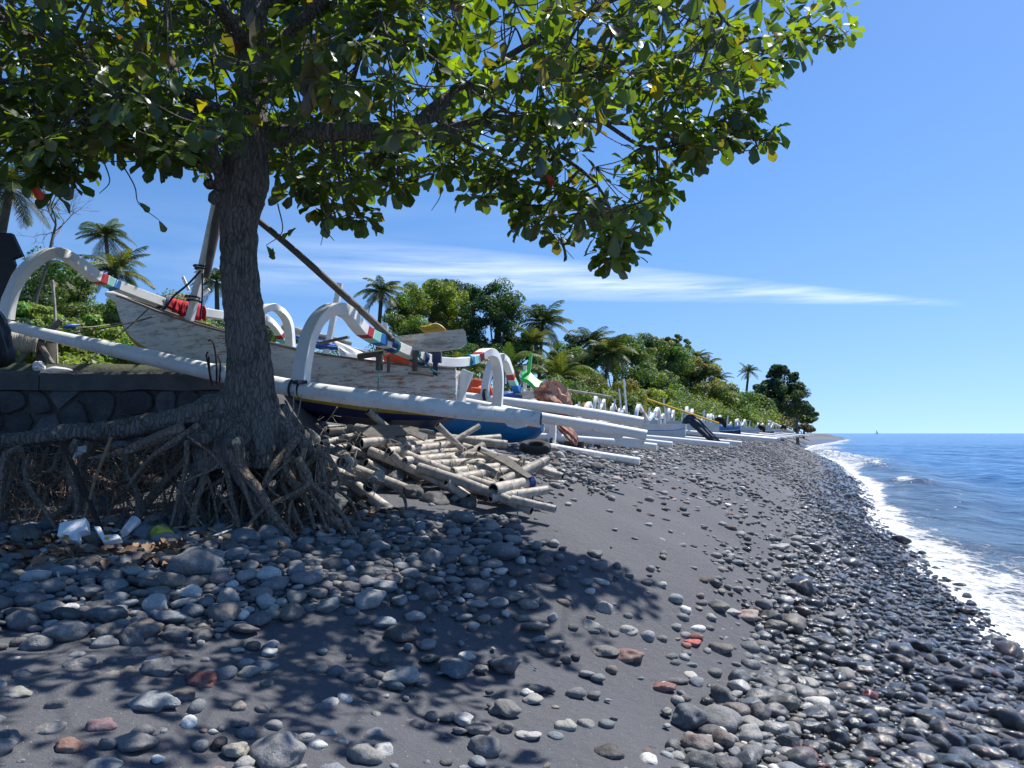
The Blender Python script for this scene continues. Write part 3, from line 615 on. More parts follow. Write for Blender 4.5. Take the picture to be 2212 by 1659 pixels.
    # bare twigs hanging below the leaves
    for tw in ([(690, 420, 6.9), (697, 465, 6.9), (700, 495, 6.9), (693, 530, 6.9)], [(700, 495, 6.9), (722, 520, 6.9)], [(255, 340, 6.4), (290, 400, 6.4), (300, 440, 6.4), (343, 475, 6.4)], [(225, 350, 6.4), (237, 392, 6.4), (215, 418, 6.4)], [(1180, 490, 7.2), (1205, 520, 7.2), (1240, 560, 7.2)], [(1330, 500, 7.2), (1300, 540, 7.2)], [(945, 380, 7.3), (952, 420, 7.3), (932, 455, 7.3)], [(600, 440, 6.7), (610, 500, 6.7), (575, 530, 6.6)], [(1400, 450, 7.2), (1365, 500, 7.3), (1335, 570, 7.2)], [(1560, 320, 7.4), (1600, 290, 7.6), (1638, 320, 7.6)]):
        fine.add(*tube(cat(W(*tw), 5), [.007, .003], 5))
    fine.build('twigs', MAT['bark'], t)
    T, Fq = leaf_template(); T2 = T.copy(); T2[:, 0] = T[:, 0]
    pos = []; dr = []; up = []; ss = []; cc = []
    for e, d in tips:
        ax = d*.5+np.array([0, 0, .75]); ax /= np.linalg.norm(ax); p1 = np.cross(ax, [.3, .9, .1]); p1 /= np.linalg.norm(p1); p2 = np.cross(ax, p1)
        n = g.integers(6, 10); ph = g.uniform(0, 6); base_ = np.array([.050, .078, .018])*g.uniform(.6, 1.4); old = g.random() < .14
        for k in range(n):
            a_ = ph+k*2.39996; tl = g.uniform(-.75, .55) if k > 2 else g.uniform(.2, 1.1)
            v_ = (p1*math.cos(a_)+p2*math.sin(a_))+ax*tl; v_ += np.array([0, 0, -.28]); v_ /= np.linalg.norm(v_)
            pos.append(e+v_*.03+g.normal(size=3)*.01); dr.append(v_); u_ = ax+g.normal(size=3)*.35; up.append(u_); ss.append(g.uniform(.125, .225)*(.8 if k < 3 else 1)*(1 if e[1] > 5.6 else .85))
            c = base_*g.uniform(.75, 1.3); q = g.random()
            if k < 3: c = c*np.array([1.9, 1.7, .8])
            if old and q < .6: c = np.array([.10, .085, .03])*g.uniform(.6, 1.3)
            elif q > .985: c = np.array([.20, .16, .02])
            elif q > .982: c = np.array([.16, .05, .02])
            cc.append(c)
    for u, v_, y in ((575, 530, 6.6), (590, 535, 6.6), (628, 500, 6.7), (640, 492, 6.7), (343, 475, 6.4), (300, 436, 6.4)):
        pos.append(np.array(P(u, v_, y))); dr.append(np.array([g.normal()*.6, .2, -.5])); up.append(np.array([.1, -.9, .4])); ss.append(.11); cc.append(np.array([.09, .10, .03]))
    for u, v_, y in ((72, 408, 6.1), (1186, 383, 6.9), (1675, 70, 7.3)):
        pos.append(np.array(P(u-8, v_-10, y))); dr.append(np.array([.5, .2, -.6])); up.append(np.array([.1, -.9, .4])); ss.append(.14); cc.append(np.array([.62, .03, .01]) if u < 1600 else np.array([.5, .20, .02]))
    for u, v_, y in ((690, 90, 5.4), (670, 150, 5.5), (730, 190, 5.6), (560, 40, 5.5), (1290, 200, 6.1), (310, 100, 5.6), (345, 90, 5.7)):
        c0 = np.array(P(u, v_, y))
        for k in range(5):
            pos.append(c0+g.normal(size=3)*.06); dr.append(np.array([g.normal()*.3, g.normal()*.3, -1])); up.append(g.normal(size=3)); ss.append(g.uniform(.2, .3)); cc.append(np.array([.16, .13, .10])*g.uniform(.7, 1.3))
    v, f, c = place_leaves(T, Fq, np.array(pos), np.array(dr), np.array(up), np.array(ss), np.array(cc))
    npmesh('crown', v, f, MAT['leaf'], c, parent=t)
    # roots
    hr = [([(165, 950, 6.3), (150, 990, 6.25), (150, 1030, 6.2), (163, 1060, 6.15), (165, 1100, 6.1), (160, 1150, 6.1)], [.03, .025, .022, .02, .014]),
          ([(210, 950, 6.5), (175, 1010, 6.6), (168, 1060, 6.6), (140, 1100, 6.6), (60, 1140, 6.7)], [.045, .05, .045, .05]),
          ([(60, 985, 6.2), (55, 1020, 6.2), (65, 1060, 6.15), (95, 1100, 6.1), (120, 1140, 6.0)], [.03, .025, .022, .012]),
          ([(45, 968, 6.1), (12, 985, 6.1), (5, 1030, 6.1), (0, 1080, 6.1), (-5, 1130, 6.1)], [.04, .035, .02, .018]),
          ([(400, 930, 6.3), (330, 950, 6.2), (270, 975, 6.15), (225, 985, 6.1), (190, 990, 6.1)], [.07, .055, .035, .025, .008]),
          ([(430, 920, 6.3), (385, 950, 6.2), (330, 985, 6.2), (300, 1020, 6.2), (275, 1055, 6.2)], [.05, .035, .025, .012]),
          ([(430, 940, 6.3), (400, 1000, 6.4), (340, 1060, 6.5), (300, 1110, 6.5), (290, 1150, 6.5)], [.05, .045, .045, .04]),
          ([(450, 990, 6.3), (442, 1030, 6.25), (425, 1080, 6.2), (415, 1140, 6.1), (412, 1170, 6.1)], [.05, .035, .03, .025]),
          ([(505, 970, 6.2), (515, 1010, 6.15), (560, 1060, 6.1), (590, 1110, 6.0), (640, 1165, 5.9)], [.05, .05, .045, .035, .02]),
          ([(520, 960, 6.2), (525, 1000, 6.2), (530, 1040, 6.2)], [.04, .03, .02]),
          ([(470, 970, 6.3), (490, 1020, 6.2), (500, 1070, 6.2), (515, 1130, 6.1), (520, 1160, 6.1)], [.035, .03, .025, .015]),
          ([(640, 950, 6.4), (600, 1000, 6.2), (575, 1040, 6.15), (565, 1060, 6.15)], [.05, .04, .03, .015]),
          ([(615, 1020, 6.3), (650, 1060, 6.25), (668, 1100, 6.2), (680, 1145, 6.15)], [.045, .03, .022, .015]),
          ([(620, 1000, 6.4), (610, 1040, 6.3), (630, 1090, 6.2), (655, 1145, 6.1)], [.04, .032, .025, .014]),
          ([(640, 990, 6.4), (665, 1040, 6.4), (700, 1080, 6.4), (735, 1110, 6.4)], [.05, .04, .03, .018]),
          ([(690, 990, 6.5), (700, 1040, 6.45), (702, 1090, 6.4), (712, 1140, 6.35)], [.035, .03, .022, .012]),
          ([(690, 1000, 6.5), (688, 1060, 6.4), (700, 1110, 6.4), (706, 1150, 6.35)], [.035, .025, .02, .012]),
          ([(700, 1015, 6.6), (770, 1035, 6.7), (830, 1045, 6.8), (870, 1070, 6.8), (880, 1110, 6.8)], [.035, .022, .02, .01]),
          ([(520, 1000, 6.3), (550, 1060, 6.3), (555, 1110, 6.25), (545, 1160, 6.2)], [.035, .03, .02]),
          ([(470, 1060, 6.2), (495, 1100, 6.1), (525, 1150, 6.1)], [.016, .012, .008]),
          ([(590, 1060, 6.2), (595, 1100, 6.2), (575, 1150, 6.1)], [.016, .012, .008])]
    for k, (pts, r) in enumerate(hr):
        MB().add(*tube(cat(W(*pts), 6), [q*.85 for q in r], 8, wob=.16, seed=100+k)).build('root', MAT['root'], t)
    for k in range(76):
        u0 = g.uniform(-60, 690) if k < 42 else g.uniform(400, 720); y0 = g.uniform(6.35, 7.3) if k < 42 else g.uniform(6.1, 6.6); v0 = 950+g.uniform(-8, 25)+(15 if u0 > 480 else 0); u1 = u0+g.normal()*55; lean = g.normal()*30
        pts = W((u0, v0, y0), (u0+lean, v0+60, y0), ((u0+u1)/2-lean*.5, v0+110, y0-.05), (u1, 1150+g.uniform(0, 15), y0-.1)); r0 = g.uniform(.009, .030)
        MB().add(*tube(cat(pts, 5), [r0, r0*.8, r0*.55], 7, wob=.12, seed=200+k)).build('root', MAT['root'], t)
    b = MB()
    for k in range(700):
        u0 = g.uniform(-80, 700); y0 = g.uniform(6.2, 7.4); v0 = g.uniform(955, 1090); p0 = P(u0, v0, y0); d = Vector((g.normal()*.22, g.normal()*.15, -abs(g.normal())*.28-.04)); p1 = p0+d*.5+Vector(g.normal(size=3)*.05); p2 = p0+d+Vector(g.normal(size=3)*.06)
        b.add(*tube(cat([p0, p1, p2], 4), [g.uniform(.002, .006), .0015], 4, caps=False))
    tag(b.build('rootlets', MAT['root'], t), kind='stuff')
    b = MB(); b.add(*tube([P(509, 955, 6.165), P(511, 955, 6.13), P(511, 955, 6.12)], [.034, .036, .03], 10)); b.build('pruned_knot', MAT['palewood'], t)
almond()
# eroded bank of dark earth and rock behind the roots, below the wall
def bank():
    n = 90; m = 14; xs = np.linspace(-15, -1.15, n); v = []; g = np.random.default_rng(5)
    for i, x in enumerate(xs):
        for j in range(m):
            t = j/(m-1); zz = 1.3+t*(.95 if x < -3 else .95-.1*(x+3)); yy = 7.55+.5*t+.12*math.sin(x*3.1+t*5)+.08*math.sin(x*7+t*9)+g.normal()*.03+max(0, x+2.2)*.6
            v.append((x, yy, zz))
    i = np.arange(n-1)[:, None]*m+np.arange(m-1)[None]; f = np.stack([i, i+m, i+m+1, i+1], -1).reshape(-1, 4)
    # top shelf back to the wall
    k = len(v); v2 = []
    for i_, x in enumerate(xs):
        v2 += [v[i_*m+m-1], (x, 8.3 if x < -2.7 else 8.6, v[i_*m+m-1][2]+.02)]
    i2 = k+np.arange(n-1)*2; f2 = np.stack([i2, i2+2, i2+3, i2+1], -1)
    col = np.zeros((len(v)+len(v2), 3))
    tag(npmesh('earth_bank', np.array(v+v2), np.vstack([f, f2]), MAT['earth'], col, org=(0, 0, 0)), kind='structure')
MAT['earth'] = plain('dark_earth', (.028, .024, .022), .95, .5, 7, .8)
bank()
# ---------------------------------------------------------------- outrigger boats
def W(*a): return [P(*q) for q in a]
def banded(pts, Wd, Hd, side, bands, n=9):           # curved beam painted in bands; bands = [(from, to, material index)] in input-point units
    c = cat(pts, n); t = np.linspace(0, len(pts)-1, len(c)); v, f = sweep(c, Wd, Hd, side); m = []
    for i in range(len(c)-1):
        tm = (t[i]+t[i+1])/2; k = 0
        for a, b_, q in bands:
            if a <= tm < b_: k = q
        m += [k]*8
    return v, f, m+[0, 0]
PAL = None
def paints(): return [MAT['white'], MAT['redstripe'], MAT['teal'], MAT['blue']]
def lash(c, ax, r, n=4, rr=.008, mat='darkrope', parent=None, gap=.016, rz=None):
    ax = Vector(ax).normalized(); b = MB()
    for k in range(n): b.add(*torus(Vector(c)+ax*(k-(n-1)/2)*gap, r, rr, ax, 14, 5))
    return b.build('lashing', MAT[mat], parent)
def hull_mesh(st, nrm, mats_, idx_fn, parent, name='hull', inner='wood'):
    # st: list of (axis point, keel z, stripe z, sheer z, half width); nrm = sideways direction
    nrm = Vector(nrm).normalized(); rows = []
    S_ = np.array([[*a, k, s, h, w] for a, k, s, h, w in st], float); S_ = cat(S_, 4)
    prof = []
    for x, y, _z, k, s, h, w in S_:
        sec = []
        for sd in (-1, 1):
            q = [(0, k), (.45*w, k+.10*(h-k)), (.78*w, k+.55*(s-k)), (.88*w, s), (.90*w, s+.05*(h-s)+.010), (.97*w, s+.5*(h-s)), (1.0*w, h-.03*(h-k)), (1.0*w+.012, h-.03*(h-k)+.004), (1.0*w+.012, h), (.90*w, h), (.88*w, h-.25*(h-k))]
            sec.append([(x+nrm.x*sd*a, y+nrm.y*sd*a, z) for a, z in q])
        prof.append(sec)
    b = MB(); n = len(prof); m = len(prof[0][0])
    for sd in (0, 1):
        v = [p for s in prof for p in s[sd]]; f = []; mi = []
        for i in range(n-1):
            for j in range(m-1):
                q = (i*m+j, (i+1)*m+j, (i+1)*m+j+1, i*m+j+1); f.append(q if sd == 0 else q[::-1]); mi.append(idx_fn(i/(n-1), j))
        b.add(v, f, mi)
    # floor inside and transom
    v = [p for s in prof for p in (s[0][-1], s[1][-1])]; b.add(v, [(i*2, i*2+1, i*2+3, i*2+2) for i in range(n-1)], len(mats_)-1)
    for e in (0, n-1):
        v = prof[e][0][:9]+prof[e][1][8:0:-1]; b.add(v, [tuple(range(len(v))) if e else tuple(range(len(v)-1, -1, -1))], idx_fn(e/(n-1), 5))
    return b.build(name, mats_, parent)
def cloth_lump(pts, r, seed, sz=1.0, n=14, L=18, fold=.22):   # draped bundle
    g = np.random.default_rng(seed); c = cat(pts, max(3, L//max(1, len(pts)-1))); m = len(c); e = np.sin(np.linspace(0, np.pi, m))**.35; r = np.interp(np.linspace(0, 1, m), np.linspace(0, 1, len(r)), r)*e+.004
    T_, N_, B_ = frames(c); a = np.linspace(0, 2*np.pi, n*2, endpoint=False); ph = g.uniform(0, 6, 4)
    rr = r[:, None]*(1+fold*.5*np.sin(7*a+ph[0]+np.linspace(0, 3, m)[:, None])+fold*.35*np.sin(3*a+ph[1])[None]+fold*.5*g.normal(size=(m, n*2))*.35)
    v = c[:, None]+rr[..., None]*(np.cos(a)[None, :, None]*N_[:, None]+sz*np.sin(a)[None, :, None]*B_[:, None]); k = n*2
    return v.reshape(-1, 3), [(i*k+j, i*k+(j+1) % k, (i+1)*k+(j+1) % k, (i+1)*k+j) for i in range(m-1) for j in range(k)]+[tuple(range(k-1, -1, -1)), tuple((m-1)*k+j for j in range(k))]
AX = Vector((.975, -.22, 0)); SD = Vector((.22, .975, 0))
def drape(path, r, front, back, seed, to=(0, -1, 0), n=34, m=15, th=.008, amp=.022):     # cloth laid over a beam, falling on both sides
    g = np.random.default_rng(seed); c = cat(path, max(4, n//(len(path)-1))); K = len(c); fr = np.interp(np.linspace(0, 1, K), np.linspace(0, 1, len(front)), front); bk = np.interp(np.linspace(0, 1, K), np.linspace(0, 1, len(back)), back)
    to = np.array(to, float); ph = g.uniform(0, 6, 6); V = []
    for i in range(K):
        for j in range(m):
            t = j/(m-1)*2-1; ang = np.clip(-t*2.2, -1.57, 1.57); p = c[i]+to*math.sin(ang)*r+np.array([0, 0, math.cos(ang)*r]); ex = max(0, abs(t)-.714)/.286; L = (fr[i] if t < 0 else bk[i])
            wv = amp*(math.sin(i*.9+ph[0])+.6*math.sin(i*1.9+ph[1]+t*2)+.5*g.normal())*(.35+ex); p = p+np.array([0, 0, -L*ex*(1+.12*math.sin(i*.7+ph[2]))])+to*np.sign(-t if t else 1)*(wv+.02*ex)+np.array([0, 0, .35*wv*(1-ex)]); V.append(p)
    F_ = [(i*m+j, (i+1)*m+j, (i+1)*m+j+1, i*m+j+1) for i in range(K-1) for j in range(m-1)]; return np.array(V), F_
def cloth(name, mat, path, r, front, back, seed, **k):
    v, f = drape(path, r, front, back, seed, **k); o = MB().add(v, f).build(name, MAT[mat]); s = o.modifiers.new('thickness', 'SOLIDIFY'); s.thickness = .007; return o
def boat_one():
    t = empty('outrigger_boat', (-2.5, 9.4, 2.5), 'old white outrigger boat with peeling paint and navy bottom resting behind the tree', 'boat', 'outrigger boats drawn up on the beach')
    B0 = np.array([-5.14, 9.96]); tab = [(232, 636, 637, 640, .02), (246, 640, 655, 662, .05), (271, 645, 708, 716, .10), (310, 657, 745, 757, .17), (387, 683, 778, 794, .25), (484, 711, 815, 842, .31), (593, 738, 851, 885, .34),
           (693, 762, 868, 909, .35), (818, 781, 888, 924, .34), (918, 793, 896, 924, .31), (968, 797, 898, 913, .27), (996, 799, 880, 889, .22)]
    st = []
    for u, h, s, k, w_ in tab:
        q = (u-CX)/F; tt = (q*B0[1]-B0[0])/(AX.x-q*AX.y); x, y = B0[0]+AX.x*tt, B0[1]+AX.y*tt
        st.append(((x, y, 0), P(u, k, y).z, P(u, s, y-w_*.9).z, P(u, h, y-w_).z, w_))
    def ix(tt, j): return (3 if tt < .34 else 1) if j < 2 else ((3 if tt < .34 else 1) if j == 2 else (2 if j == 3 else (4 if j >= 9 else 0)))
    h = hull_mesh(st, SD, [MAT['hull'], MAT['navy'], MAT['yellow'], MAT['red'], MAT['wood']], ix, t)
    # rubbing strake lines on the near side
    for fr, nm in ((.36, 'strake'), (.80, 'strake')):
        b = MB(); pts = [Vector((a[0], a[1], s+(hh-s)*fr))-SD*(w_*(.93+.05*fr)+.012) for a, k, s, hh, w_ in st[3:]]
        b.add(*sweep(cat(pts, 4), .018, .022, SD)); b.build(nm, MAT['hull'], h)
    b = MB(); pts = [Vector((a[0], a[1], hh+.012))-SD*(w_+.0) for a, k, s, hh, w_ in st[1:]]; b.add(*sweep(cat(pts, 4), .06, .026, SD)); 
    b.build('gunwale', MAT['wood'], t)
    b = MB(); pts = [Vector((a[0], a[1], hh+.012))+SD*(w_+.0) for a, k, s, hh, w_ in st[1:]]; b.add(*sweep(cat(pts, 4), .06, .026, SD)); b.build('gunwale', MAT['wood'], t)
    b = MB(); b.add(*tube(W((230, 634, 9.95), (250, 641, 9.93), (277, 648, 9.9)), [.03, .075, .05], 10)); b.build('bow_cap', MAT['white'], t)
    b = MB(); b.add(*plate(W((1000, 797, 8.9), (1022, 806, 8.88), (1009, 838, 8.85), (993, 874, 8.85), (976, 874, 8.85), (984, 828, 8.86)), .07, SD)); b.build('stern_fin', MAT['float'], t, smooth=False)
    # floats: bent up towards the bow
    near = cat(W((12, 702, 8.44), (150, 734, 8.22), (300, 767, 8.0), (475, 807, 7.7), (650, 841, 7.42), (850, 867, 7.2), (1000, 887, 7.1), (1168, 905, 6.98)), 6)
    b = MB(); b.add(*tube(near, [.055, .07, .082, .084, .083, .082, .08, .066], 20, wob=.012, seed=1)); fl = b.build('float', MAT['float'], t)
    b = MB(); c = near[-1]; d = near[-1]-near[-3]; b.add(*tube([c-d*.02, c+d/np.linalg.norm(d)*.004], .058, 16)); b.build('open_end_shade', MAT['hole_shade'], fl)  # dark disc on the closed tip, painted as the shade of a hollow
    far = cat(W((640, 806, 11.2), (800, 836, 10.95), (994, 868, 10.6), (1169, 902, 10.3), (1290, 921, 10.12), (1397, 940, 10.0)), 6)
    b = MB(); b.add(*tube(far, [.06, .065, .068, .07, .07, .066], 16, wob=.012, seed=2)); b.build('float', MAT['float'], t)
    b = MB(); b.add(*plate(W((1325, 945, 10.06), (1333, 958, 10.06), (1356, 967, 10.03), (1390, 961, 10.0), (1394, 950, 10.0)), .05, SD)); b.build('keel_shoe', MAT['float'], t, smooth=False)
    b = MB(); b.add(*plate(W((1085, 905, 7.05), (1098, 921, 7.05), (1115, 926, 7.05), (1136, 922, 7.03), (1145, 910, 7.0)), .05, SD)); b.build('keel_shoe', MAT['float'], t, smooth=False)
    # bow beam
    p = W((14, 690, 8.4), (20, 650, 8.4), (34, 612, 8.42), (62, 576, 8.45), (98, 551, 8.5), (127, 547, 8.55), (157, 560, 8.6), (186, 582, 8.7), (210, 599, 8.8), (224, 605, 8.9), (237, 611, 8.95), (251, 617, 9.0), (300, 636, 9.2), (350, 654, 9.45), (400, 669, 9.7), (475, 681, 10.1), (535, 692, 10.6), (556, 680, 11.0), (572, 667, 11.1), (591, 664, 11.2), (612, 679, 11.25), (624, 706, 11.3), (628, 765, 11.3))
    b = MB(); b.add(*banded(p, .125, [.105, .115, .12, .12, .115, .11, .11, .10, .10], AX, [(8, 9, 1), (9.15, 10, 2), (10.15, 11, 3)])); bm_ = b.build('crossbeam', paints(), t)
    lash(P(346, 653, 9.45), P(351, 655, 9.46)-P(340, 651, 9.42), .075, 3, .008, 'darkrope', t); lash(P(357, 656, 9.47), P(361, 655, 9.46)-P(350, 651, 9.42), .075, 2, .008, 'bluerope', t)
    lash(P(437, 675, 9.9), P(445, 676, 9.9)-P(430, 674, 9.85), .075, 4, .01, 'rope', t)
    # stern beam
    p = W((650, 828, 7.43), (652, 805, 7.43), (657, 772, 7.43), (666, 732, 7.45), (683, 695, 7.5), (705, 674, 7.55), (730, 667, 7.62), (752, 677, 7.7), (771, 700, 7.8), (783, 713, 7.9), (795, 721, 7.95), (807, 728, 8.0), (818, 733, 8.05), (843, 744, 8.2), (868, 756, 8.4), (903, 770, 8.65), (943, 781, 8.95), (985, 783, 9.3), (1009, 780, 9.6), (1017, 778, 9.7), (1026, 775, 9.8), (1034, 770, 9.85), (1045, 763, 9.95), (1056, 761, 10.05), (1067, 768, 10.2), (1074, 790, 10.35), (1077, 825, 10.4), (1074, 882, 10.42))
    b = MB(); b.add(*banded(p, .13, [.14, .125, .12, .12, .115, .11, .11, .11, .10, .10], AX, [(9, 10, 1), (10.15, 11.2, 2), (11.35, 12.3, 3), (18.0, 18.9, 3), (19.0, 20, 2), (20.1, 21.2, 1)])); b.build('crossbeam', paints(), t)
    b = MB(); b.add(*tube(W((648, 822, 7.35), (648, 829, 7.35)), .07, 4)); 
    for u in (634, 652): b.add(*torus(P(u, 839, 7.43), .09, .011, near[28]-near[24], 20, 6))
    b.build('lashing', MAT['darkrope'], t)
    d = P(868, 756, 8.4)-P(843, 744, 8.2)
    for u, v_, y, n_, mm in ((842, 743, 8.2, 5, 'bluerope'), (850, 747, 8.25, 3, 'tealrope'), (893, 766, 8.6, 4, 'tealrope'), (912, 773, 8.7, 4, 'bluerope'), (1009, 780, 9.58, 3, 'tealrope')): lash(P(u, v_, y), d, .078, n_, .009, mm, t)
    # ropes hanging from the near float and round the hull
    for a in (((634, 845, 7.35), (634, 880, 7.35), (630, 905, 7.35)), ((653, 845, 7.35), (647, 880, 7.35), (640, 915, 7.35), (638, 935, 7.4))):
        MB().add(*tube(cat(W(*a), 4), .006, 5)).build('hanging_rope', MAT['rope'], t)
    MB().add(*tube(cat(W((820, 785, 8.1), (817, 830, 8.0), (816, 880, 8.2), (815, 905, 8.3), (817, 925, 8.4)), 4), .007, 5)).build('hull_rope', MAT['tealrope'], t)
    # mast, furled boom, spar
    b = MB(); b.add(*sweep(cat(W((409, 692, 9.5), (432, 600, 9.5), (452, 510, 9.5), (487, 340, 9.5)), 3), .07, .09, SD)); ms = b.build('mast', MAT['float'], t)
    b = MB(); b.add(*tube(W((446, 601, 9.42), (466, 490, 9.42), (500, 330, 9.42)), [.04, .062, .062, .05], 12, wob=.03)); b.build('furled_boom', MAT['darkwood'], t)
    for u, v_ in ((437, 582), (434, 576), (416, 642), (419, 650)): 
        b = MB(); b.add(*torus(P(u, v_, 9.47), .085, .012, (0.1, 0, 1), 14, 5)); b.build('lashing', MAT['darkrope'], ms)
    MB().add(*tube(cat(W((434, 584, 9.4), (405, 615, 9.4), (375, 640, 9.4), (360, 662, 9.4)), 4), .013, 6)).build('shroud', MAT['darkrope'], t)
    MB().add(*tube(cat(W((437, 590, 9.45), (437, 640, 9.45), (434, 680, 9.45)), 4), .011, 6)).build('shroud', MAT['darkrope'], t)
    MB().add(*tube(W((395, 598, 10.0), (408, 627, 10.0)), .022, 8)).build('boom_crutch', MAT['float'], t); MB().add(*tube(W((430, 642, 10.0), (452, 625, 10.0)), .024, 8)).build('boom_crutch', MAT['float'], t)
    b = MB(); b.add(*tube(cat(W((485, 420, 7.6), (568, 485, 7.7), (640, 545, 7.8), (735, 630, 7.95), (835, 722, 8.1), (846, 735, 8.1)), 4), [.028, .034, .038, .036], 12, wob=.02)); b.build('spar', MAT['darkwood'], t)
    b = MB(); b.add(*plate(W((845, 729, 8.7), (1000, 712, 8.3), (1005, 718, 8.28), (1008, 742, 8.28), (995, 752, 8.3), (950, 758, 8.4), (873, 759, 8.65), (848, 741, 8.7)), .04, Vector((.25, -1, .35)))); b.build('steering_board', MAT['hull'], t, smooth=False)
    # stern fittings
    for u, a_, c_, y, r in ((897, 757, 802, 8.45, .028), (820, 765, 800, 8.3, .04), (840, 770, 804, 8.3, .018)): MB().add(*tube(W((u, a_, y), (u-1, c_, y)), r, 8)).build('peg', MAT['darkwood'], t)
    MB().add(*tube(cat(W((776, 770, 8.6), (800, 766, 8.5), (832, 762, 8.4)), 3), .035, 10)).build('cross_pole', MAT['darkwood'], t)
    MB().add(*sweep(cat(W((690, 742, 8.9), (720, 735, 8.8), (753, 728, 8.7)), 3), .06, .025, SD)).build('thwart_board', MAT['wood'], t)
    MB().add(*box(P(944, 768, 8.6), (.10, .12, .16))).add(*box(P(941, 790, 8.6), (.05, .10, .22))).build('motor_bracket', MAT['navy'], t, smooth=False)
    MB().add(*tube(cat(W((905, 772, 8.4), (920, 785, 8.35), (935, 800, 8.35), (945, 805, 8.35)), 4), .010, 6)).build('rope_tail', MAT['tealrope'], t)
    MB().add(*sweep(cat(W((882, 806, 8.4), (915, 809, 8.38), (938, 813, 8.36)), 3), .05, .02, SD)).build('step_board', MAT['wood'], t)
    # foreign things lying on the boat
    tag(cloth('cloth', 'redcloth', W((369, 657, 9.55), (395, 664, 9.6), (415, 668, 9.65), (440, 674, 9.7)), .085, [.06, .10, .13, .16, .10], [.08, .1], 3), 'red cloth bundled over the bow beam beside the white mast', 'cloth')
    tag(MB().add(*cloth_lump(W((828, 772, 8.95), (850, 776, 8.9), (880, 784, 8.8), (892, 790, 8.8)), [.05, .08, .08, .06], 5, 1.1)).build('tarpaulin', MAT['orange']), 'orange tarpaulin tucked inside the stern of the peeling white boat', 'tarpaulin')
    # mooring lines from the bow to the windlass
    for a, mm, r, lb in ((((334, 683, 9.5), (290, 695, 9.3), (210, 712, 9.1), (150, 722, 9.0), (95, 731, 8.9)), 'darkwood', .010, 'brown mooring line stretched from the bow to the windlass'), (((264, 697, 9.8), (200, 706, 9.4), (150, 708, 9.2), (100, 716, 9.0), (50, 722, 8.9)), 'rope', .008, 'thin pale mooring line carrying a short blue sleeve'),
                     (((322, 665, 9.5), (285, 700, 9.4), (230, 745, 9.2), (180, 790, 9.0)), 'darkrope', .008, 'dark line running from the bow down to the wall top')):
        o = MB().add(*tube(cat(W(*a), 4), r, 6)).build('mooring_line', MAT[mm]); tag(o, lb, 'rope')
        if mm == 'rope': MB().add(*tube(cat(W((138, 707, 9.15), (150, 705, 9.15), (172, 702, 9.25)), 3), [.012, .03, .03, .012], 8)).build('sleeve', MAT['bluetarp'], o)
boat_one()
def jukung(org, yaw, label, L=5.2, hullm='hullwhite', botm='hullwhite', stripe='teal', rim='white', span=1.55, seed=0, mast=0, boom=False, pitch=.05, tint=None, detail=True, fr=.062, floats=(-1.6, 4.2)):
    g = np.random.default_rng(seed); t = empty('outrigger_boat', org, label, 'boat', 'outrigger boats drawn up on the beach')
    cy, sy = math.cos(yaw), math.sin(yaw); cp_, sp_ = math.cos(pitch), math.sin(pitch); o = np.array(tuple(org))
    def T(p):          # local: x from stern to bow, y sideways, z up
        p = np.atleast_2d(np.array(p, float)); x = p[:, 0]*cp_-p[:, 2]*sp_; z = p[:, 0]*sp_+p[:, 2]*cp_
        return np.stack([o[0]+x*cy-p[:, 1]*sy, o[1]+x*sy+p[:, 1]*cy, o[2]+z], 1)
    ax = T([1, 0, 0])[0]-o; sd = T([0, 1, 0])[0]-o
    D = .52; st = []
    for f_, w_, k, h in ((0, .05, .20, D+.02), (.05, .15, .07, D), (.2, .29, 0, D-.02), (.5, .33, 0, D), (.75, .28, .03, D+.10), (.9, .16, .20, D+.22), (.97, .07, .42, D+.33), (1.0, .02, .60, D+.40)):
        q = T([f_*L, 0, k])[0]; hh = T([f_*L, 0, h])[0]; st.append(((q[0], q[1], 0), q[2], q[2]+.62*(hh[2]-q[2]), hh[2], w_))
    hm = [MAT[hullm], MAT[botm], MAT[stripe], MAT[rim], MAT['wood']]
    hull_mesh(st, sd, hm, lambda tt, j: 1 if j < 3 else (2 if j == 3 else (0 if j < 6 else (3 if j < 9 else 4))), t)
    for s in (-1, 1):
        c = T([(floats[0], s*span, .06), (0, s*span, .12), (2, s*span, .20), (floats[1]-.8, s*span, .30), (floats[1], s*span, .46)])
        MB().add(*tube(cat(c, 3), [fr*.9, fr, fr, fr, fr*.7], 10)).build('float', MAT['white'], t)
    for x0 in (1.0, 3.4):
        z0 = .62 if x0 < 2 else .72; pts = [(x0, -span, .16), (x0, -span, .38), (x0, -span*1.0, .62), (x0, -span*.93, .84), (x0, -span*.80, .95), (x0, -span*.64, .88), (x0, -span*.5, .80), (x0, -span*.42, .78), (x0, -span*.34, .74), (x0, 0, z0)]
        pts = pts+[(x, -y, z) for x, y, z in pts[-2::-1]]
        n = len(pts); b = MB(); b.add(*banded(T(pts), .085, .085, ax, [(5.6, 6.3, 1), (6.3, 7, 2), (7, 7.7, 3), (n-1-7.7, n-1-7, 3), (n-1-7, n-1-6.3, 2), (n-1-6.3, n-1-5.6, 1)], 3)); b.build('crossbeam', paints(), t)
    if mast: MB().add(*tube(T([(3.1, .05, .4), (3.3, .05, .5+mast)]), .035, 8)).build('mast', MAT['float'], t)
    for q in range(2): MB().add(*tube(T([(.55+.5*q, .12*(-1)**q, .4), (.5+.5*q, .12*(-1)**q, .95)]), .03, 6)).build('post', MAT['white'], t)
    return t, T
def yawdir(x, y): return math.atan2(y, x)
def gh(x, y): return float(gz(np.array(x), np.array(y)))
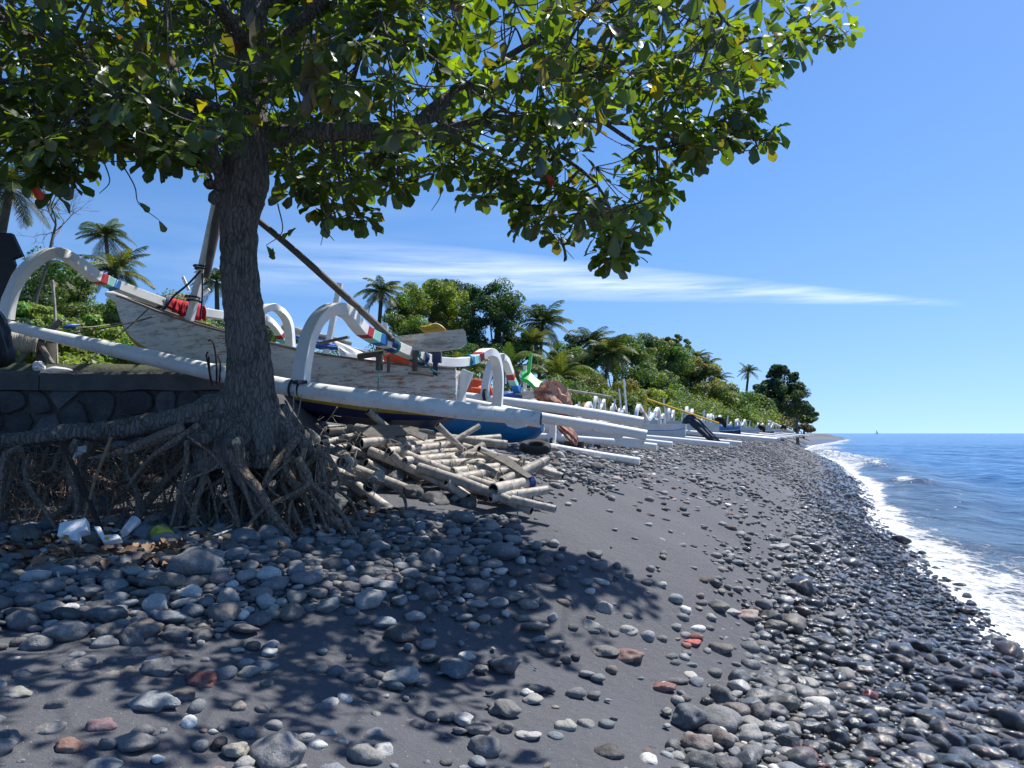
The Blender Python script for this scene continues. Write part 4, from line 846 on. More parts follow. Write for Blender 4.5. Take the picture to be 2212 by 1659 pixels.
# boat two: blue hull, seen between the first boat and the beach
def boat_two():
    t = empty('outrigger_boat', (-.7, 13.3, 2.3), 'bright blue outrigger boat with red and white stripe beyond the peeling boat', 'boat', 'outrigger boats drawn up on the beach')
    st = []
    for u, h, s, k, w_, y in ((1172, 915, 926, 934, .16, 12.6), (1150, 908, 923, 950, .25, 12.7), (1090, 897, 915, 957, .31, 12.85), (1000, 884, 902, 948, .33, 13.1), (920, 872, 890, 930, .31, 13.3), (840, 855, 872, 905, .24, 13.5), (780, 836, 850, 870, .12, 13.7), (750, 815, 825, 835, .03, 13.8)):
        p = P(u, k, y); st.append(((p.x, y, 0), p.z, P(u, s, y-w_).z, P(u, h, y-w_).z, w_))
    h = hull_mesh(st, SD, [MAT['hullwhite'], MAT['hullblue'], MAT['white'], MAT['redstripe'], MAT['wood']], lambda tt, j: 1 if j < 3 else (3 if j == 3 else (2 if j == 4 else (1 if j < 6 else (2 if j < 9 else 4)))), t)
    c = cat(W((860, 838, 12.4), (999, 856, 12.25), (1197, 881, 12.1), (1300, 897, 12.0), (1389, 912, 11.9)), 5); MB().add(*tube(c, [.06, .072, .078, .082, .078], 18)).build('float', MAT['white'], t)
    c = cat(W((1020, 938, 14.2), (1132, 955, 13.8), (1197, 967, 13.6), (1290, 983, 13.4), (1382, 997, 13.2)), 5); MB().add(*tube(c, [.06, .066, .07, .066], 16)).build('float', MAT['float'], t)
    p = W((1047, 857, 12.2), (1050, 830, 12.2), (1057, 800, 12.25), (1067, 779, 12.3), (1080, 771, 12.35), (1091, 778, 12.4), (1098, 795, 12.5), (1102, 806, 12.55), (1105, 818, 12.6), (1110, 829, 12.65), (1116, 840, 12.7), (1130, 852, 13), (1160, 870, 13.3), (1180, 880, 13.6), (1190, 890, 13.7), (1194, 925, 13.75), (1192, 962, 13.75))
    MB().add(*banded(p, .12, .12, AX, [(7, 8, 1), (8.1, 9.1, 2), (9.2, 10.2, 3)])).build('crossbeam', paints(), t)
    lash(P(1048, 853, 12.15), AX, .085, 3, .01, 'darkrope', t); lash(P(1192, 958, 13.7), AX, .085, 3, .012, 'darkrope', t)
    MB().add(*tube(W((1133, 870, 13), (1134, 790, 13)), .03, 8)).build('post', MAT['float'], t)
    MB().add(*tube(W((1150, 845, 13.1), (1150, 815, 13.1)), .04, 6)).add(*tube(W((1172, 850, 13.1), (1172, 820, 13.1)), .04, 6)).build('engine_frame', MAT['white'], t)
    # bright green tiller bracket
    MB().add(*sweep(cat(W((1128, 812, 12.9), (1142, 816, 12.85), (1156, 829, 12.8), (1172, 838, 12.75), (1177, 841, 12.75)), 4), .26, .07, Vector((.1, .8, .6)))).add(*sweep(cat(W((1141, 815, 12.9), (1144, 790, 12.9), (1147, 765, 12.9)), 3), .05, .06, AX)).build('rudder_bracket', MAT['green'], t, smooth=False)
    MB().add(*plate(W((1126, 849, 12.6), (1140, 845, 12.6), (1170, 853, 12.6), (1160, 858, 12.6), (1130, 862, 12.6)), .03, (0, -.4, 1))).build('thwart_board', MAT['hull'], t, smooth=False)
    tag(MB().add(*tube(cat(W((1175, 836, 12.8), (1240, 845, 12.8), (1320, 858, 12.8)), 4), .022, 8, wob=.04)).build('bamboo_pole', MAT['bamboo']), 'long thin bamboo pole sticking out past the brown patterned cover', 'pole')
    tag(MB().add(*cloth_lump(W((1158, 862, 12.7), (1172, 852, 12.6), (1188, 856, 12.6), (1205, 870, 12.6), (1218, 888, 12.65), (1226, 903, 12.7)), [.10, .19, .22, .2, .16, .10], 9, 1.0, fold=.6)).build('engine_cover', MAT['pattern']), 'brown patterned cloth cover bundled over an outboard engine', 'cover')
    tag(MB().add(*cloth_lump(W((1198, 905, 13.0), (1212, 922, 12.95), (1230, 938, 12.95), (1240, 950, 13.0), (1246, 962, 13.05)), [.07, .10, .13, .11, .06], 10, .6, fold=.35)).build('cloth', MAT['pattern']), 'dark patterned cloth tail hanging down below the brown engine cover', 'cloth')
    tag(MB().add(*cloth_lump(W((1003, 838, 12.9), (1020, 843, 12.85), (1045, 846, 12.85), (1062, 853, 12.8)), [.12, .17, .17, .1], 12, 1.1)).build('tarpaulin', MAT['orange']), 'orange tarpaulin heaped behind the white stern fin of the peeling boat', 'tarpaulin')
    tag(MB().add(*cloth_lump(W((1055, 862, 12.9), (1090, 862, 12.9), (1120, 868, 12.9), (1150, 876, 12.9)), [.08, .12, .12, .06], 13, 1)).build('tarpaulin', MAT['bluetarp']), 'blue tarpaulin lying behind the stern arches', 'tarpaulin')
boat_two()
# boat three: behind the peeling boat, only its upper works show
def boat_three():
    o = P(980, 935, 15.3); o.z = max(o.z-.1, gh(o.x, o.y)+.02)
    t, T = jukung((o.x, o.y, 2.55), math.pi-.18, 'outrigger boat half hidden behind the peeling boat with a slanting mast', 5.2, 'hullwhite', 'hullwhite', 'blue', seed=3, pitch=.09)
    MB().add(*sweep(cat(W((700, 775, 12.2), (712, 730, 12.2), (735, 612, 12.2)), 3), .07, .09, SD)).build('mast', MAT['float'], t)
    p = W((500, 700, 11.8), (530, 690, 11.8), (553, 686, 11.8), (572, 688, 11.9), (588, 700, 11.95), (602, 718, 12), (608, 728, 12.05), (614, 738, 12.1), (625, 750, 12.2), (680, 775, 12.8), (760, 800, 13.2))
    MB().add(*banded(p, .11, .11, AX, [(5.2, 6.1, 1), (6.1, 7.1, 2)])).build('crossbeam', paints(), t)
    MB().add(*tube(W((835, 735, 12.5), (832, 700, 12.5), (833, 697, 12.5)), .045, 8)).build('post', MAT['white'], t)
    for k, (a, c) in enumerate((((608, 704, 12.3), (760, 742, 12.6)), ((606, 710, 12.35), (790, 762, 12.6)), ((640, 712, 12.4), (740, 736, 12.5)))): MB().add(*tube(W(a, c), .035, 8, wob=.04)).build('long_pole', MAT['bamboo'], t)
    tag(MB().add(*cloth_lump(W((632, 725, 12.2), (690, 745, 12.2), (750, 752, 12.2)), [.06, .08, .04], 17, .8)).build('tarpaulin', MAT['bluetarp']), 'blue tarpaulin under bamboo poles behind the tall white arch', 'tarpaulin')
    b = MB(); g = np.random.default_rng(8); v = []
    A, B_ = P(712, 732, 12.0), P(735, 720, 12.0); C_, D_ = P(880, 790, 11.2), P(800, 800, 11.0)
    n = 18
    for i in range(n+1):
        for j in range(9):
            a = A.lerp(C_, i/n); c = P(735, 765, 11.6).lerp(D_, i/n); q = a.lerp(c, j/8); q.z += .02*math.sin(j*2.3+i*.3)+.05*math.sin(i/n*3.14)*(-1)+.12*math.sin(j/8*3.14)*.4; v.append(tuple(q))
    b.add(v, [(i*9+j, (i+1)*9+j, (i+1)*9+j+1, i*9+j+1) for i in range(n) for j in range(8)]); o2 = b.build('tarpaulin', MAT['whitetarp']); sm = o2.modifiers.new('thickness', 'SOLIDIFY'); sm.thickness = .006
    tag(o2, 'white sheet stretched over the boat behind the peeling hull', 'tarpaulin')
    tag(MB().add(*cloth_lump(W((905, 706, 13.2), (925, 712, 13.2), (945, 709, 13.2), (965, 716, 13.2)), [.05, .12, .12, .06], 23, .7)).build('cloth', MAT['yellow']), 'ochre cloth draped on top of a post behind the grey steering board', 'cloth')
boat_three()
# the row of boats farther along the beach
FARB = [  # stern (u, v) on the ground, distance, heading, hull, bottom, stripe, rim, mast, label
    (1345, 962, 16.5, -.30, 'hullwhite', 'hullwhite', 'white', 'white', 0, 'white round sterned outrigger boat just past the patterned cover', -.9),
    (1480, 957, 20.5, -.38, 'hullwhite', 'hullpale', 'blue', 'white', 0, 'pale grey hulled outrigger boat with a dark blue cover at its stern', -1.3),
    (1553, 945, 26, -.30, 'hullpale', 'hullwhite', 'teal', 'teal', 1.4, 'outrigger boat with teal rim and a yellow boom', -1.8),
    (1600, 948, 31, -.40, 'hullblue', 'navy', 'white', 'blue', 0, 'navy bottomed outrigger boat behind the teal rimmed boat', -1.4),
    (1580, 940, 37, -.35, 'hullwhite', 'hullwhite', 'teal', 'teal', 1.2, 'white outrigger boat with thin grey mast beside a red flag', -1.4),
    (1640, 944, 43, -.45, 'hullpale', 'hullwhite', 'blue', 'white', 0, 'pale outrigger boat with a black engine cover at its stern', -1.6),
    (1625, 938, 52, -.35, 'hullwhite', 'hullpale', 'teal', 'teal', 1.0, 'small white outrigger boat in front of the pale green shrubs', -1.4),
    (1672, 942, 58, -.45, 'hullwhite', 'navy', 'blue', 'blue', 0, 'outrigger boat with dark blue bottom left of the big dark tree', -1.6),
    (1690, 939, 68, -.45, 'hullwhite', 'hullwhite', 'blue', 'white', 0, 'white outrigger boat below the big dark tree', -1.6),
    (1715, 941, 76, -.5, 'hullpale', 'hullwhite', 'white', 'white', 0, 'farthest outrigger boat carrying a slanting striped boom', -1.6),
    (1500, 934, 33, -.28, 'hullwhite', 'hullwhite', 'teal', 'white', 1.3, 'outrigger boat drawn up close to the bushes with a bare mast', -1.4),
    (1360, 925, 25, -.22, 'hullwhite', 'hullwhite', 'blue', 'white', 1.0, 'outrigger boat behind the long white floats with tall upturned arms', -1.3)]
fb = []
for k, (u, v, y, yw, hm, bm, stp, rim, mast, lb, fx) in enumerate(FARB):
    p = P(u, v, y); z = max(p.z, gh(p.x, p.y))
    t, T = jukung((p.x, p.y, z-.03), math.pi+yw, lb, 5.4, hm, bm, stp, rim, seed=30+k, mast=mast, pitch=.035+.01*(k % 3), fr=.075, floats=(fx, 4.3)); fb.append((t, T))
def on(T, pts, r, seed, mat, lb, nm='cover', sz=1.1, fold=.42): tag(MB().add(*cloth_lump([tuple(q) for q in T(pts)], [q*.72 for q in r], seed, sz, fold=fold)).build(nm, MAT[mat]), lb, nm.replace('_', ' '))
on(fb[1][1], [(.1, 0, .55), (-.1, 0, .66), (-.35, .05, .5), (-.7, .1, .2), (-.95, .1, .08)], [.08, .15, .14, .12, .06], 51, 'darktarp', 'dark blue cover hanging over an outboard engine on the pale boat', 'engine_cover')
on(fb[5][1], [(.1, 0, .5), (-.05, 0, .62), (-.2, 0, .5), (-.3, 0, .3)], [.1, .18, .14, .06], 52, 'black', 'black cover over the engine of the distant pale boat', 'engine_cover')
on(fb[2][1], [(.2, 0, .50), (.05, 0, .62), (-.12, 0, .55), (-.2, .0, .35)], [.07, .13, .11, .06], 53, 'black', 'black outboard engine cover on the teal rimmed boat', 'engine_cover')
on(fb[4][1], [(1.3, 0, .5), (1.8, 0, .6), (2.3, 0, .5)], [.12, .22, .12], 54, 'husk', 'brown heap of netting on a distant white boat', 'net_heap')
on(fb[8][1], [(.2, 0, .5), (-.1, 0, .75), (-.3, 0, .5)], [.12, .2, .12], 55, 'black', 'black engine cover on the boat below the big dark tree', 'engine_cover')
on(fb[11][1], [(1.2, 0, .5), (1.5, .1, .6), (1.8, 0, .5)], [.1, .18, .1], 56, 'yellow', 'ochre bundle of gear in a boat behind the long floats', 'gear_bundle')
MB().add(*tube(W((1390, 903, 24), (1396, 856, 24)), .045, 8)).build('boom_post', MAT['yellowpole'], fb[2][0])
MB().add(*tube(cat(W((1394, 861, 24), (1480, 890, 24.7), (1552, 914, 25.5)), 4), .032, 8)).build('boom', MAT['yellowpole'], fb[2][0])
MB().add(*tube(cat(W((1657, 909, 76), (1710, 932, 76)), 4), .12, 8)).build('boom', MAT['white'], fb[9][0])
MB().add(*plate(W((1550, 904, 37), (1558, 904, 37), (1558, 914, 37), (1550, 915, 37)), .03, (0, 1, 0))).build('flag', MAT['redcloth'], fb[4][0])
# small sails far out on the water
def sailboat(u, y, lb, h):
    p = P(u, 936, y); h = h*.7; t = empty('sailing_boat', (p.x, y, 0), lb, 'boat'); b = MB(); L = h*.55
    b.add([(p.x-L, y, .1), (p.x+L, y, .1), (p.x+L*1.2, y, h*.09), (p.x-L*1.2, y, h*.09), (p.x-L*.9, y+L*.3, .1), (p.x+L*.9, y+L*.3, .1), (p.x+L, y+L*.3, h*.09), (p.x-L, y+L*.3, h*.09)], [(0, 1, 2, 3), (4, 7, 6, 5), (0, 3, 7, 4), (1, 5, 6, 2), (3, 2, 6, 7)]); b.build('hull', MAT['hullpale'], t)
    MB().add(*plate([(p.x, y, h*.15), (p.x+L*.8, y, h*.15), (p.x, y, h)], .1, (0, 1, 0))).build('sail', MAT['whitetarp'], t)
sailboat(1893, 2600, 'tiny sailing boat on the horizon just right of the beach end', 20)
# float lying on the beach tip
p = P(1795, 942, 300)
tag(MB().add(*cloth_lump([(p.x-5, 300, .5), (p.x, 300, .9), (p.x+5, 300, .5)], [.5, 1.0, .5], 77, .5)).build('rowing_boat', MAT['darkwood']), 'dark low boat lying at the far end of the beach', 'boat')
# two floats of beached gear whose tips rest on the stones
def tyre(c, ax, Rm, r, ry, lb):
    b = MB(); b.add(*torus(c, Rm, r, ax, 36, 14, ry)); t = tag(b.build('tyre', MAT['rubber']), lb, 'tyre', 'old tyres on the stones'); axv = Vector(ax).normalized(); e1 = axv.orthogonal().normalized(); e2 = axv.cross(e1); b = MB()
    for k in range(30):
        a = k*2*math.pi/30; d = e1*math.cos(a)+e2*math.sin(a); tg = axv.cross(d)
        m = np.array([tuple(d), tuple(tg), tuple(axv)]); b.add(*box(Vector(c)+d*(Rm+r*.99), (.014, .028, ry*1.3), m.T))
    b.build('tread', MAT['rubber'], t, smooth=False)
tyre(P(1156, 966, 10.3), (.05, -.30, 1), .155, .052, .055, 'worn tyre lying flat at the edge of the bamboo pile')
for k in range(2): tyre(P(1240, 964-8*k, 14.0), (.02*k, -.05, 1), .13, .045, .038, ['lower tyre of the small stack under the white floats', 'upper tyre of the small stack under the white floats'][k])
# ---------------------------------------------------------------- bamboo pile and driftwood
def bamboo(a, c, r, seed, nm='bamboo_pole', open_=(True, True)):
    g = np.random.default_rng(seed); a = Vector(a); c = Vector(c); L = (c-a).length; n = max(8, int(L/.035)); pts = []; rad = []; nd = g.uniform(.22, .32); ph = g.uniform(0, nd); sag = g.normal(size=2)*.012*L
    off = Vector((g.normal(), g.normal(), g.normal()))*.008*L
    xs = sorted(set(list(np.linspace(0, L, n))+[x+d for x in np.arange(ph, L, nd) for d in (-.012, -.004, .004, .012) if 0 < x+d < L]))
    for x in xs:
        t = x/L; pts.append(a.lerp(c, t)+off*math.sin(math.pi*t)); q = abs(((x-ph+nd/2) % nd)-nd/2); rad.append(r*(1.05 if q < .006 else 1-.03*math.exp(-q/.02))*(1-.12*t))
    b = MB(); cl = np.array([1, .98, .95])*g.uniform(.72, 1.12); p = np.array([tuple(q) for q in pts]); v, f = tube(p, np.array(rad), 12, caps=False, wob=.012, seed=seed); b.add(v, f, 0, cl)
    for e in (0, -1):
        dd = Vector(p[0]-p[1] if e == 0 else p[-1]-p[-2]).normalized(); e1 = dd.orthogonal().normalized(); e2 = dd.cross(e1); ra = rad[e]; v = []
        for of, q in ((-.004, 1.0), (.002, .99), (.002, .80), (-.10, .78)):
            v += [tuple(Vector(p[e])+dd*of+(e1*math.cos(j*math.pi/7)+e2*math.sin(j*math.pi/7))*ra*q) for j in range(14)]
        f = [(i*14+j, i*14+(j+1) % 14, (i+1)*14+(j+1) % 14, (i+1)*14+j) for i in range(3) for j in range(14)]+[tuple(range(42, 56))]; b.add(v, f, [0]*28+[1]*15, cl)  # inner wall and floor get the painted dark of the hollow
    return b.build(nm, [MAT['bamboo'], MAT['hole_shade']])
BP = [ # near end (u,v,Y), far end (u,v,Y), radius, label
 ((650, 958, 7.4), (862, 1118, 7.0), .058, 'thick bamboo pole slanting from the tree foot down to the sand'),
 ((690, 985, 7.6), (965, 1090, 7.5), .052, 'dark bamboo pole running behind the thick slanting pole'),
 ((738, 999, 6.85), (762, 1000, 7.1), .050, 'short bound bamboo stub low on the thick slanting pole'),
 ((796, 1052, 6.8), (815, 1030, 7.05), .050, 'lowest bound bamboo stub near the foot of the slanting pole'),
 ((657, 932, 7.2), (673, 940, 7.5), .048, 'bound bamboo stub beside the tree trunk'),
 ((708, 930, 8.4), (760, 926, 8.6), .045, 'short grey bamboo end under the navy hull'),
 ((770, 926, 8.5), (868, 945, 8.2), .045, 'bamboo log directly under the navy hull'),
 ((782, 958, 7.9), (912, 950, 8.3), .042, 'pale bamboo pole with dark open end below the plank'),
 ((840, 978, 7.8), (975, 962, 8.3), .045, 'bamboo pole in the upper middle of the pile'),
 ((856, 968, 7.9), (960, 955, 8.4), .042, 'bamboo pole just above its twin in the upper pile'),
 ((875, 998, 7.7), (1010, 985, 8.2), .044, 'straw coloured bamboo pole crossing the middle of the pile'),
 ((905, 985, 8.0), (1040, 972, 8.5), .040, 'bamboo pole behind the middle of the pile'),
 ((885, 975, 8.1), (1120, 1000, 8.2), .040, 'long bamboo pole pointing at the tyre'),
 ((928, 1006, 7.7), (1062, 1000, 8.1), .044, 'bamboo pole with bound joint in the centre of the pile'),
 ((925, 942, 8.6), (1095, 960, 8.6), .040, 'long weathered bamboo along the top edge of the pile'),
 ((940, 952, 8.5), (1080, 945, 8.9), .036, 'thin bamboo along the upper edge'),
 ((978, 1022, 7.6), (1075, 1010, 8.0), .046, 'pale bamboo with wide dark opening in the lower pile'),
 ((985, 1036, 7.5), (1090, 1020, 7.9), .046, 'pale bamboo lying against the wide opened one'),
 ((958, 1050, 7.5), (1060, 1045, 7.9), .040, 'dark bamboo end tucked under the lower pile'),
 ((1066, 1058, 7.2), (1150, 1040, 7.6), .050, 'front bamboo with the widest dark opening and blue rope'),
 ((1060, 1075, 7.2), (1182, 1058, 7.5), .038, 'front bamboo just below the blue rope'),
 ((1085, 1042, 7.5), (1180, 995, 7.9), .044, 'bamboo pole jutting up towards the beach at the right end'),
 ((880, 985, 7.8), (1150, 1075, 7.4), .042, 'long bamboo pole slanting through the pile to its right tip'),
 ((905, 1010, 7.6), (1148, 1103, 7.1), .040, 'lowest long bamboo pole reaching the sand'),
 ((1000, 965, 8.3), (1215, 1030, 7.9), .036, 'split bamboo slanting down to the right edge'),
 ((1010, 985, 8.1), (1200, 1022, 8.0), .040, 'bamboo pole pointing right beneath the jutting pole'),
 ((845, 960, 8.0), (1010, 1075, 7.4), .044, 'dark bamboo pole running down into the shade'),
 ((800, 975, 7.9), (985, 1060, 7.5), .040, 'shaded bamboo pole left of the pile'),
 ((1105, 1078, 7.1), (1200, 1100, 7.0), .030, 'thin bamboo tip at the lowest right corner'),
 ((950, 975, 8.2), (1070, 1050, 7.6), .040, 'bamboo pole lying across the middle joints'),
 ((1030, 1000, 7.9), (1130, 1062, 7.4), .030, 'thin bamboo crossing near the blue rope'),
 ((910, 962, 8.4), (1000, 945, 8.8), .036, 'short pale bamboo below the white plastic tag'),
 ((1035, 1020, 7.8), (1160, 1012, 8.2), .034, 'bamboo pole behind the right joints')]
g = np.random.default_rng(31)
XL = ['half buried bamboo under the upper left poles', 'short bamboo offcut in the left shade of the pile', 'grey bamboo under the centre of the pile', 'dark bamboo low in the pile near the sand', 'bamboo lying under the right joints', 'thin grey bamboo near the tyre end', 'broken bamboo by the tapered plank', 'bamboo below the long top edge pole', 'bleached bamboo behind the centre joints', 'thin bamboo crossing the shaded boulders', 'bamboo stub above the shaded boulders', 'dark bamboo beside the stub openings', 'old split bamboo under the front pole', 'short bamboo by the teal rope end', 'bamboo leaning on the boulders beside the right roots', 'grey bamboo directly behind the bound stubs', 'bamboo poking out below the navy hull near the ropes', 'topmost bamboo touching the navy hull', 'bleached bamboo below the stern of the peeling boat', 'steeply leaning bamboo behind the bound stubs', 'short thick bamboo between stubs and pile', 'slanting bamboo across the upper pile']
for k, (u, v, w_) in enumerate(((800, 990, 90), (760, 960, 60), (900, 1030, 110), (860, 1075, 90), (1040, 1062, 90), (1080, 990, 90), (880, 955, 60), (1000, 968, 110), (990, 995, 110), (800, 1035, 100), (760, 1020, 60), (830, 1055, 70), (1010, 1082, 90), (1080, 1092, 60), (720, 1020, 80), (755, 985, 90), (735, 948, 80), (850, 938, 110), (985, 950, 100), (790, 1005, 70), (830, 1018, 80), (930, 972, 110))):
    y = 7.95-.0055*(v-1000); sl = [.45, -.25, .9, -.6, .2][k % 5]; BP.append(((u-w_/2, v-w_*sl/2, y-.1), (u+w_/2, v+w_*sl/2, y+.25), .026+.012*g.random(), XL[k]))
for k, (a, c, r, lb) in enumerate(BP):
    o = bamboo(P(*a), P(*c), r*(1.28 if k > 4 else 1.05), 300+k); tag(o, lb, 'bamboo pole', 'bamboo poles in the lashed pile')
    if k in (0, 7, 13, 16, 19, 21, 23): 
        d = P(*c)-P(*a); q = P(*a).lerp(P(*c), .3 if k != 19 else .85); b = MB()
        for j in range(6): b.add(*torus(q+d.normalized()*(.012*j), r*1.22, .007, d+Vector(g.normal(size=3)*.06), 14, 5))
        b.build('lashing', MAT['bluerope' if k == 19 else 'rope'], o)
for k, (u, v, y) in enumerate(((744, 1000, 6.86), (804, 1042, 6.84), (665, 938, 7.25))):
    b = MB(); 
    for j in range(7): b.add(*torus(P(u+j*2.5, v+(-.2 if k == 0 else -2.4 if k == 1 else 2)*j, y+.02*j), .048, .008, P(u+5, v-2, y+.2)-P(u, v, y)+Vector(g.normal(size=3)*.05), 16, 6))
    for j in range(8):
        q = P(u+g.uniform(0, 14), v+g.uniform(-4, 8), y); b.add(*tube(cat([q, q+Vector(g.normal(size=3)*.03), q+Vector((g.normal()*.06, -.03, -.03-abs(g.normal())*.05))], 3), .0035, 4))
    tag(b.build('rope_binding', MAT['rope']), ['frayed rope binding round the middle bamboo stub', 'frayed rope binding round the lowest bamboo stub', 'frayed rope binding beside the tree trunk'][k], 'rope')
for k, (pts, lb) in enumerate(((((770, 930), (800, 920), (870, 919), (905, 926), (900, 938), (850, 944), (795, 946)), 'thick grey plank with tapered end lying under the navy hull'), (((828, 936), (842, 938), (890, 968), (880, 974), (862, 968)), 'short grey board leaning down from the grey plank'), (((870, 924), (920, 945), (916, 952), (862, 928)), 'thin grey lath beside the tapered plank'), (((1035, 975), (1095, 985), (1150, 1030), (1140, 1034), (1085, 1000)), 'weathered split plank slanting towards the sand'))):
    tag(MB().add(*plate([P(u, v, 8.0-.006*(v-950)) for u, v in pts], .045, (0, -1, .4))).build('plank', MAT['wood'], smooth=False), lb, 'plank')
o = MB().add(*tube(cat(W((1118, 1062, 7.15), (1120, 1085, 7.1), (1116, 1100, 7.08), (1119, 1112, 7.05)), 3), .006, 5)).build('rope_end', MAT['tealrope']); tag(o, 'short teal rope end hanging from the pile onto the sand', 'rope')
# brushwood in and under the pile
b = MB()
for k in range(110):
    u = g.uniform(690, 1160); v = 955+(u-700)*.20+g.normal()*30; q = P(u, v, 7.95-.0055*(v-1000)); d_ = Vector((g.normal(), g.normal()*.6, g.normal()*.35)); L = g.uniform(.12, .5); d_.normalize()
    b.add(*tube(cat([q-d_*L/2, q+Vector(g.normal(size=3)*.02), q+d_*L/2], 3), [g.uniform(.006, .018), .005], 5))
tag(b.build('brushwood', MAT['wood']), 'broken sticks and laths jammed through the bamboo pile', 'sticks', kind='stuff')
# raffia and net scraps in the pile
b = MB()
for k in range(70):
    u = g.uniform(700, 1150); v = 950+(u-700)*.17+g.normal()*28; q = P(u, v, 7.9-.004*(v-950)); 
    p3 = cat([q, q+Vector(g.normal(size=3)*.05), q+Vector(g.normal(size=3)*.08)+Vector((0, 0, -.04))], 3); b.add(*tube(p3, .002, 4, caps=False))
tag(b.build('fibre_scraps', MAT['rope']), 'loose pale fibres and string scraps tangled through the bamboo pile', 'fibres', kind='stuff')
# ---------------------------------------------------------------- left side things
def left_side():
    # black sheet hanging over a post at the frame edge
    b = MB(); b.add(*plate(W((-120, 500, 6.2), (28, 505, 6.2), (50, 552, 6.15), (30, 560, 6.2), (34, 572, 6.2), (22, 590, 6.2), (0, 640, 6.2), (-120, 660, 6.2)), .05, (.1, -1, 0)))
    b.add(*cloth_lump(W((-60, 640, 6.3), (-20, 690, 6.3), (-4, 730, 6.3), (6, 770, 6.3), (0, 795, 6.3)), [.22, .14, .11, .12, .08], 71, .6, fold=.3)); t = b.build('black_sheet', MAT['black']); tag(t, 'torn black plastic sheet hanging at the left edge of the photo', 'plastic sheet')
    # windlass: rope wound on a log carried by crossed poles
    t = empty('windlass', P(70, 790, 9.0), 'wooden windlass log wound with pale rope on crossed poles', 'windlass')
    a, c = P(0, 735, 8.9), P(180, 0, 9); a = P(-40, 728, 8.8); c = P(97, 744, 9.1)
    MB().add(*tube([a, c], .07, 14)).build('drum', MAT['wood'], t); d = (c-a).normalized(); b = MB()
    for k in range(26): b.add(*torus(P(12+k*2.7, 733+k*.42, 8.92+.002*k), .098+.012*math.sin(k*.5), .017, d+Vector(g.normal(size=3)*.07), 18, 6))
    b.build('rope_coil', MAT['rope'], t)
    for q in (((132, 692, 9.1), (60, 760, 9.0), (25, 800, 9.0)), ((85, 742, 9.0), (105, 775, 8.95), (122, 797, 8.9)), ((35, 697, 9.2), (60, 725, 9.2))): MB().add(*tube(W(*q), [.035, .03], 8, wob=.05)).build('leg', MAT['wood'], t)
    MB().add(*tube(W((100, 742, 9.15), (99, 800, 9.15)), [.10, .09, .11], 10, wob=.1)).build('post', MAT['darkwood'], t)
    tag(MB().add(*tube(W((113, 605, 9.4), (118, 660, 9.4), (123, 790, 9.4)), .018, 8, wob=.05)).build('pole', MAT['bamboo']), 'slender upright pale pole behind the windlass', 'pole')
    tag(MB().add(*tube([P(128, 803, 8.7), P(128, 798, 8.7), P(128, 792, 8.7), P(128, 786, 8.7)], [.06, .045, .055, .03], 12)).build('bottle_crate', MAT['husk']), 'small stack of brown rings standing on the wall by the pole', 'stack')
    tag(MB().add(*cloth_lump(W((98, 800, 8.4), (120, 799, 8.4), (158, 801, 8.4)), [.03, .045, .03], 81, .8, fold=.1)).build('sack', MAT['whitetarp']), 'flattened white sack lying on the wall top', 'sack')
    tag(MB().add(*cloth_lump(W((73, 798, 8.42), (84, 794, 8.42), (96, 798, 8.42)), [.04, .07, .04], 82, .9, fold=.35)).build('plastic_bag', MAT['foam']), 'crumpled white plastic bag on the wall top beside the sack', 'bag')
    # rusty reinforcement bars
    for k, q in enumerate(([(455, 822, 7.6), (450, 790, 7.6), (446, 768, 7.6), (449, 760, 7.6)], [(458, 832, 7.6), (453, 800, 7.6), (451, 770, 7.6)], [(468, 830, 7.6), (467, 780, 7.6), (462, 745, 7.6), (455, 734, 7.6), (450, 737, 7.6)], [(474, 825, 7.6), (476, 785, 7.6), (470, 769, 7.6)])):
        tag(MB().add(*tube(cat(W(*q), 4), .0085, 6)).build('steel_bar', MAT['rust']), ['short hooked rusty bar leftmost beside the trunk', 'straight rusty bar second from the left', 'tallest rusty bar with a hooked top', 'rusty bar nearest the trunk'][k], 'steel bar', 'rusty bars sticking up beside the trunk')
    tag(MB().add(*tube(W((240, 945, 6.05), (205, 1035, 5.95), (175, 1150, 5.8)), [.014, .012], 8, wob=.05)).build('stick', MAT['husk']), 'brown stick leaning against the horizontal root', 'stick')
    tag(MB().add(*tube(W((133, 955, 6.1), (180, 1050, 5.95), (225, 1160, 5.75)), [.02, .016], 8, wob=.05)).build('stick', MAT['rust']), 'dark pole leaning crosswise behind the brown stick', 'stick')
    tag(MB().add(*plate(W((148, 970, 6.5), (187, 962, 6.5), (187, 976, 6.5), (160, 990, 6.5), (152, 988, 6.5)), .02, (0, -1, .2))).build('foam_scrap', MAT['foam'], smooth=False), 'white foam scrap caught under the horizontal root', 'foam scrap')
left_side()
# rubbish on the stones by the roots
def solid(nm, mat, pts, th, nrm, lb, c, grp=None, bev=.006):
    o = MB().add(*plate(pts, th, nrm)).build(nm, MAT[mat], smooth=False); 
    if bev: m = o.modifiers.new('edge', 'BEVEL'); m.width = bev; m.segments = 2
    return tag(o, lb, c, grp)
yy = 5.45
solid('foam_block', 'foam', W((133, 1135, yy), (190, 1124, yy+.05), (192, 1150, yy), (172, 1154, yy-.05), (172, 1174, yy-.1), (153, 1172, yy-.1), (127, 1163, yy-.1)), .07, (0, -.75, .65), 'large broken white foam block leaning on the stones left of the trunk', 'foam block')
solid('foam_block', 'foam', W((204, 1141, yy), (218, 1141, yy), (228, 1160, yy-.05), (256, 1158, yy-.05), (264, 1168, yy-.1), (226, 1176, yy-.1)), .045, (0, -.65, .75), 'smaller L shaped foam piece with a yellow label patch', 'foam block')
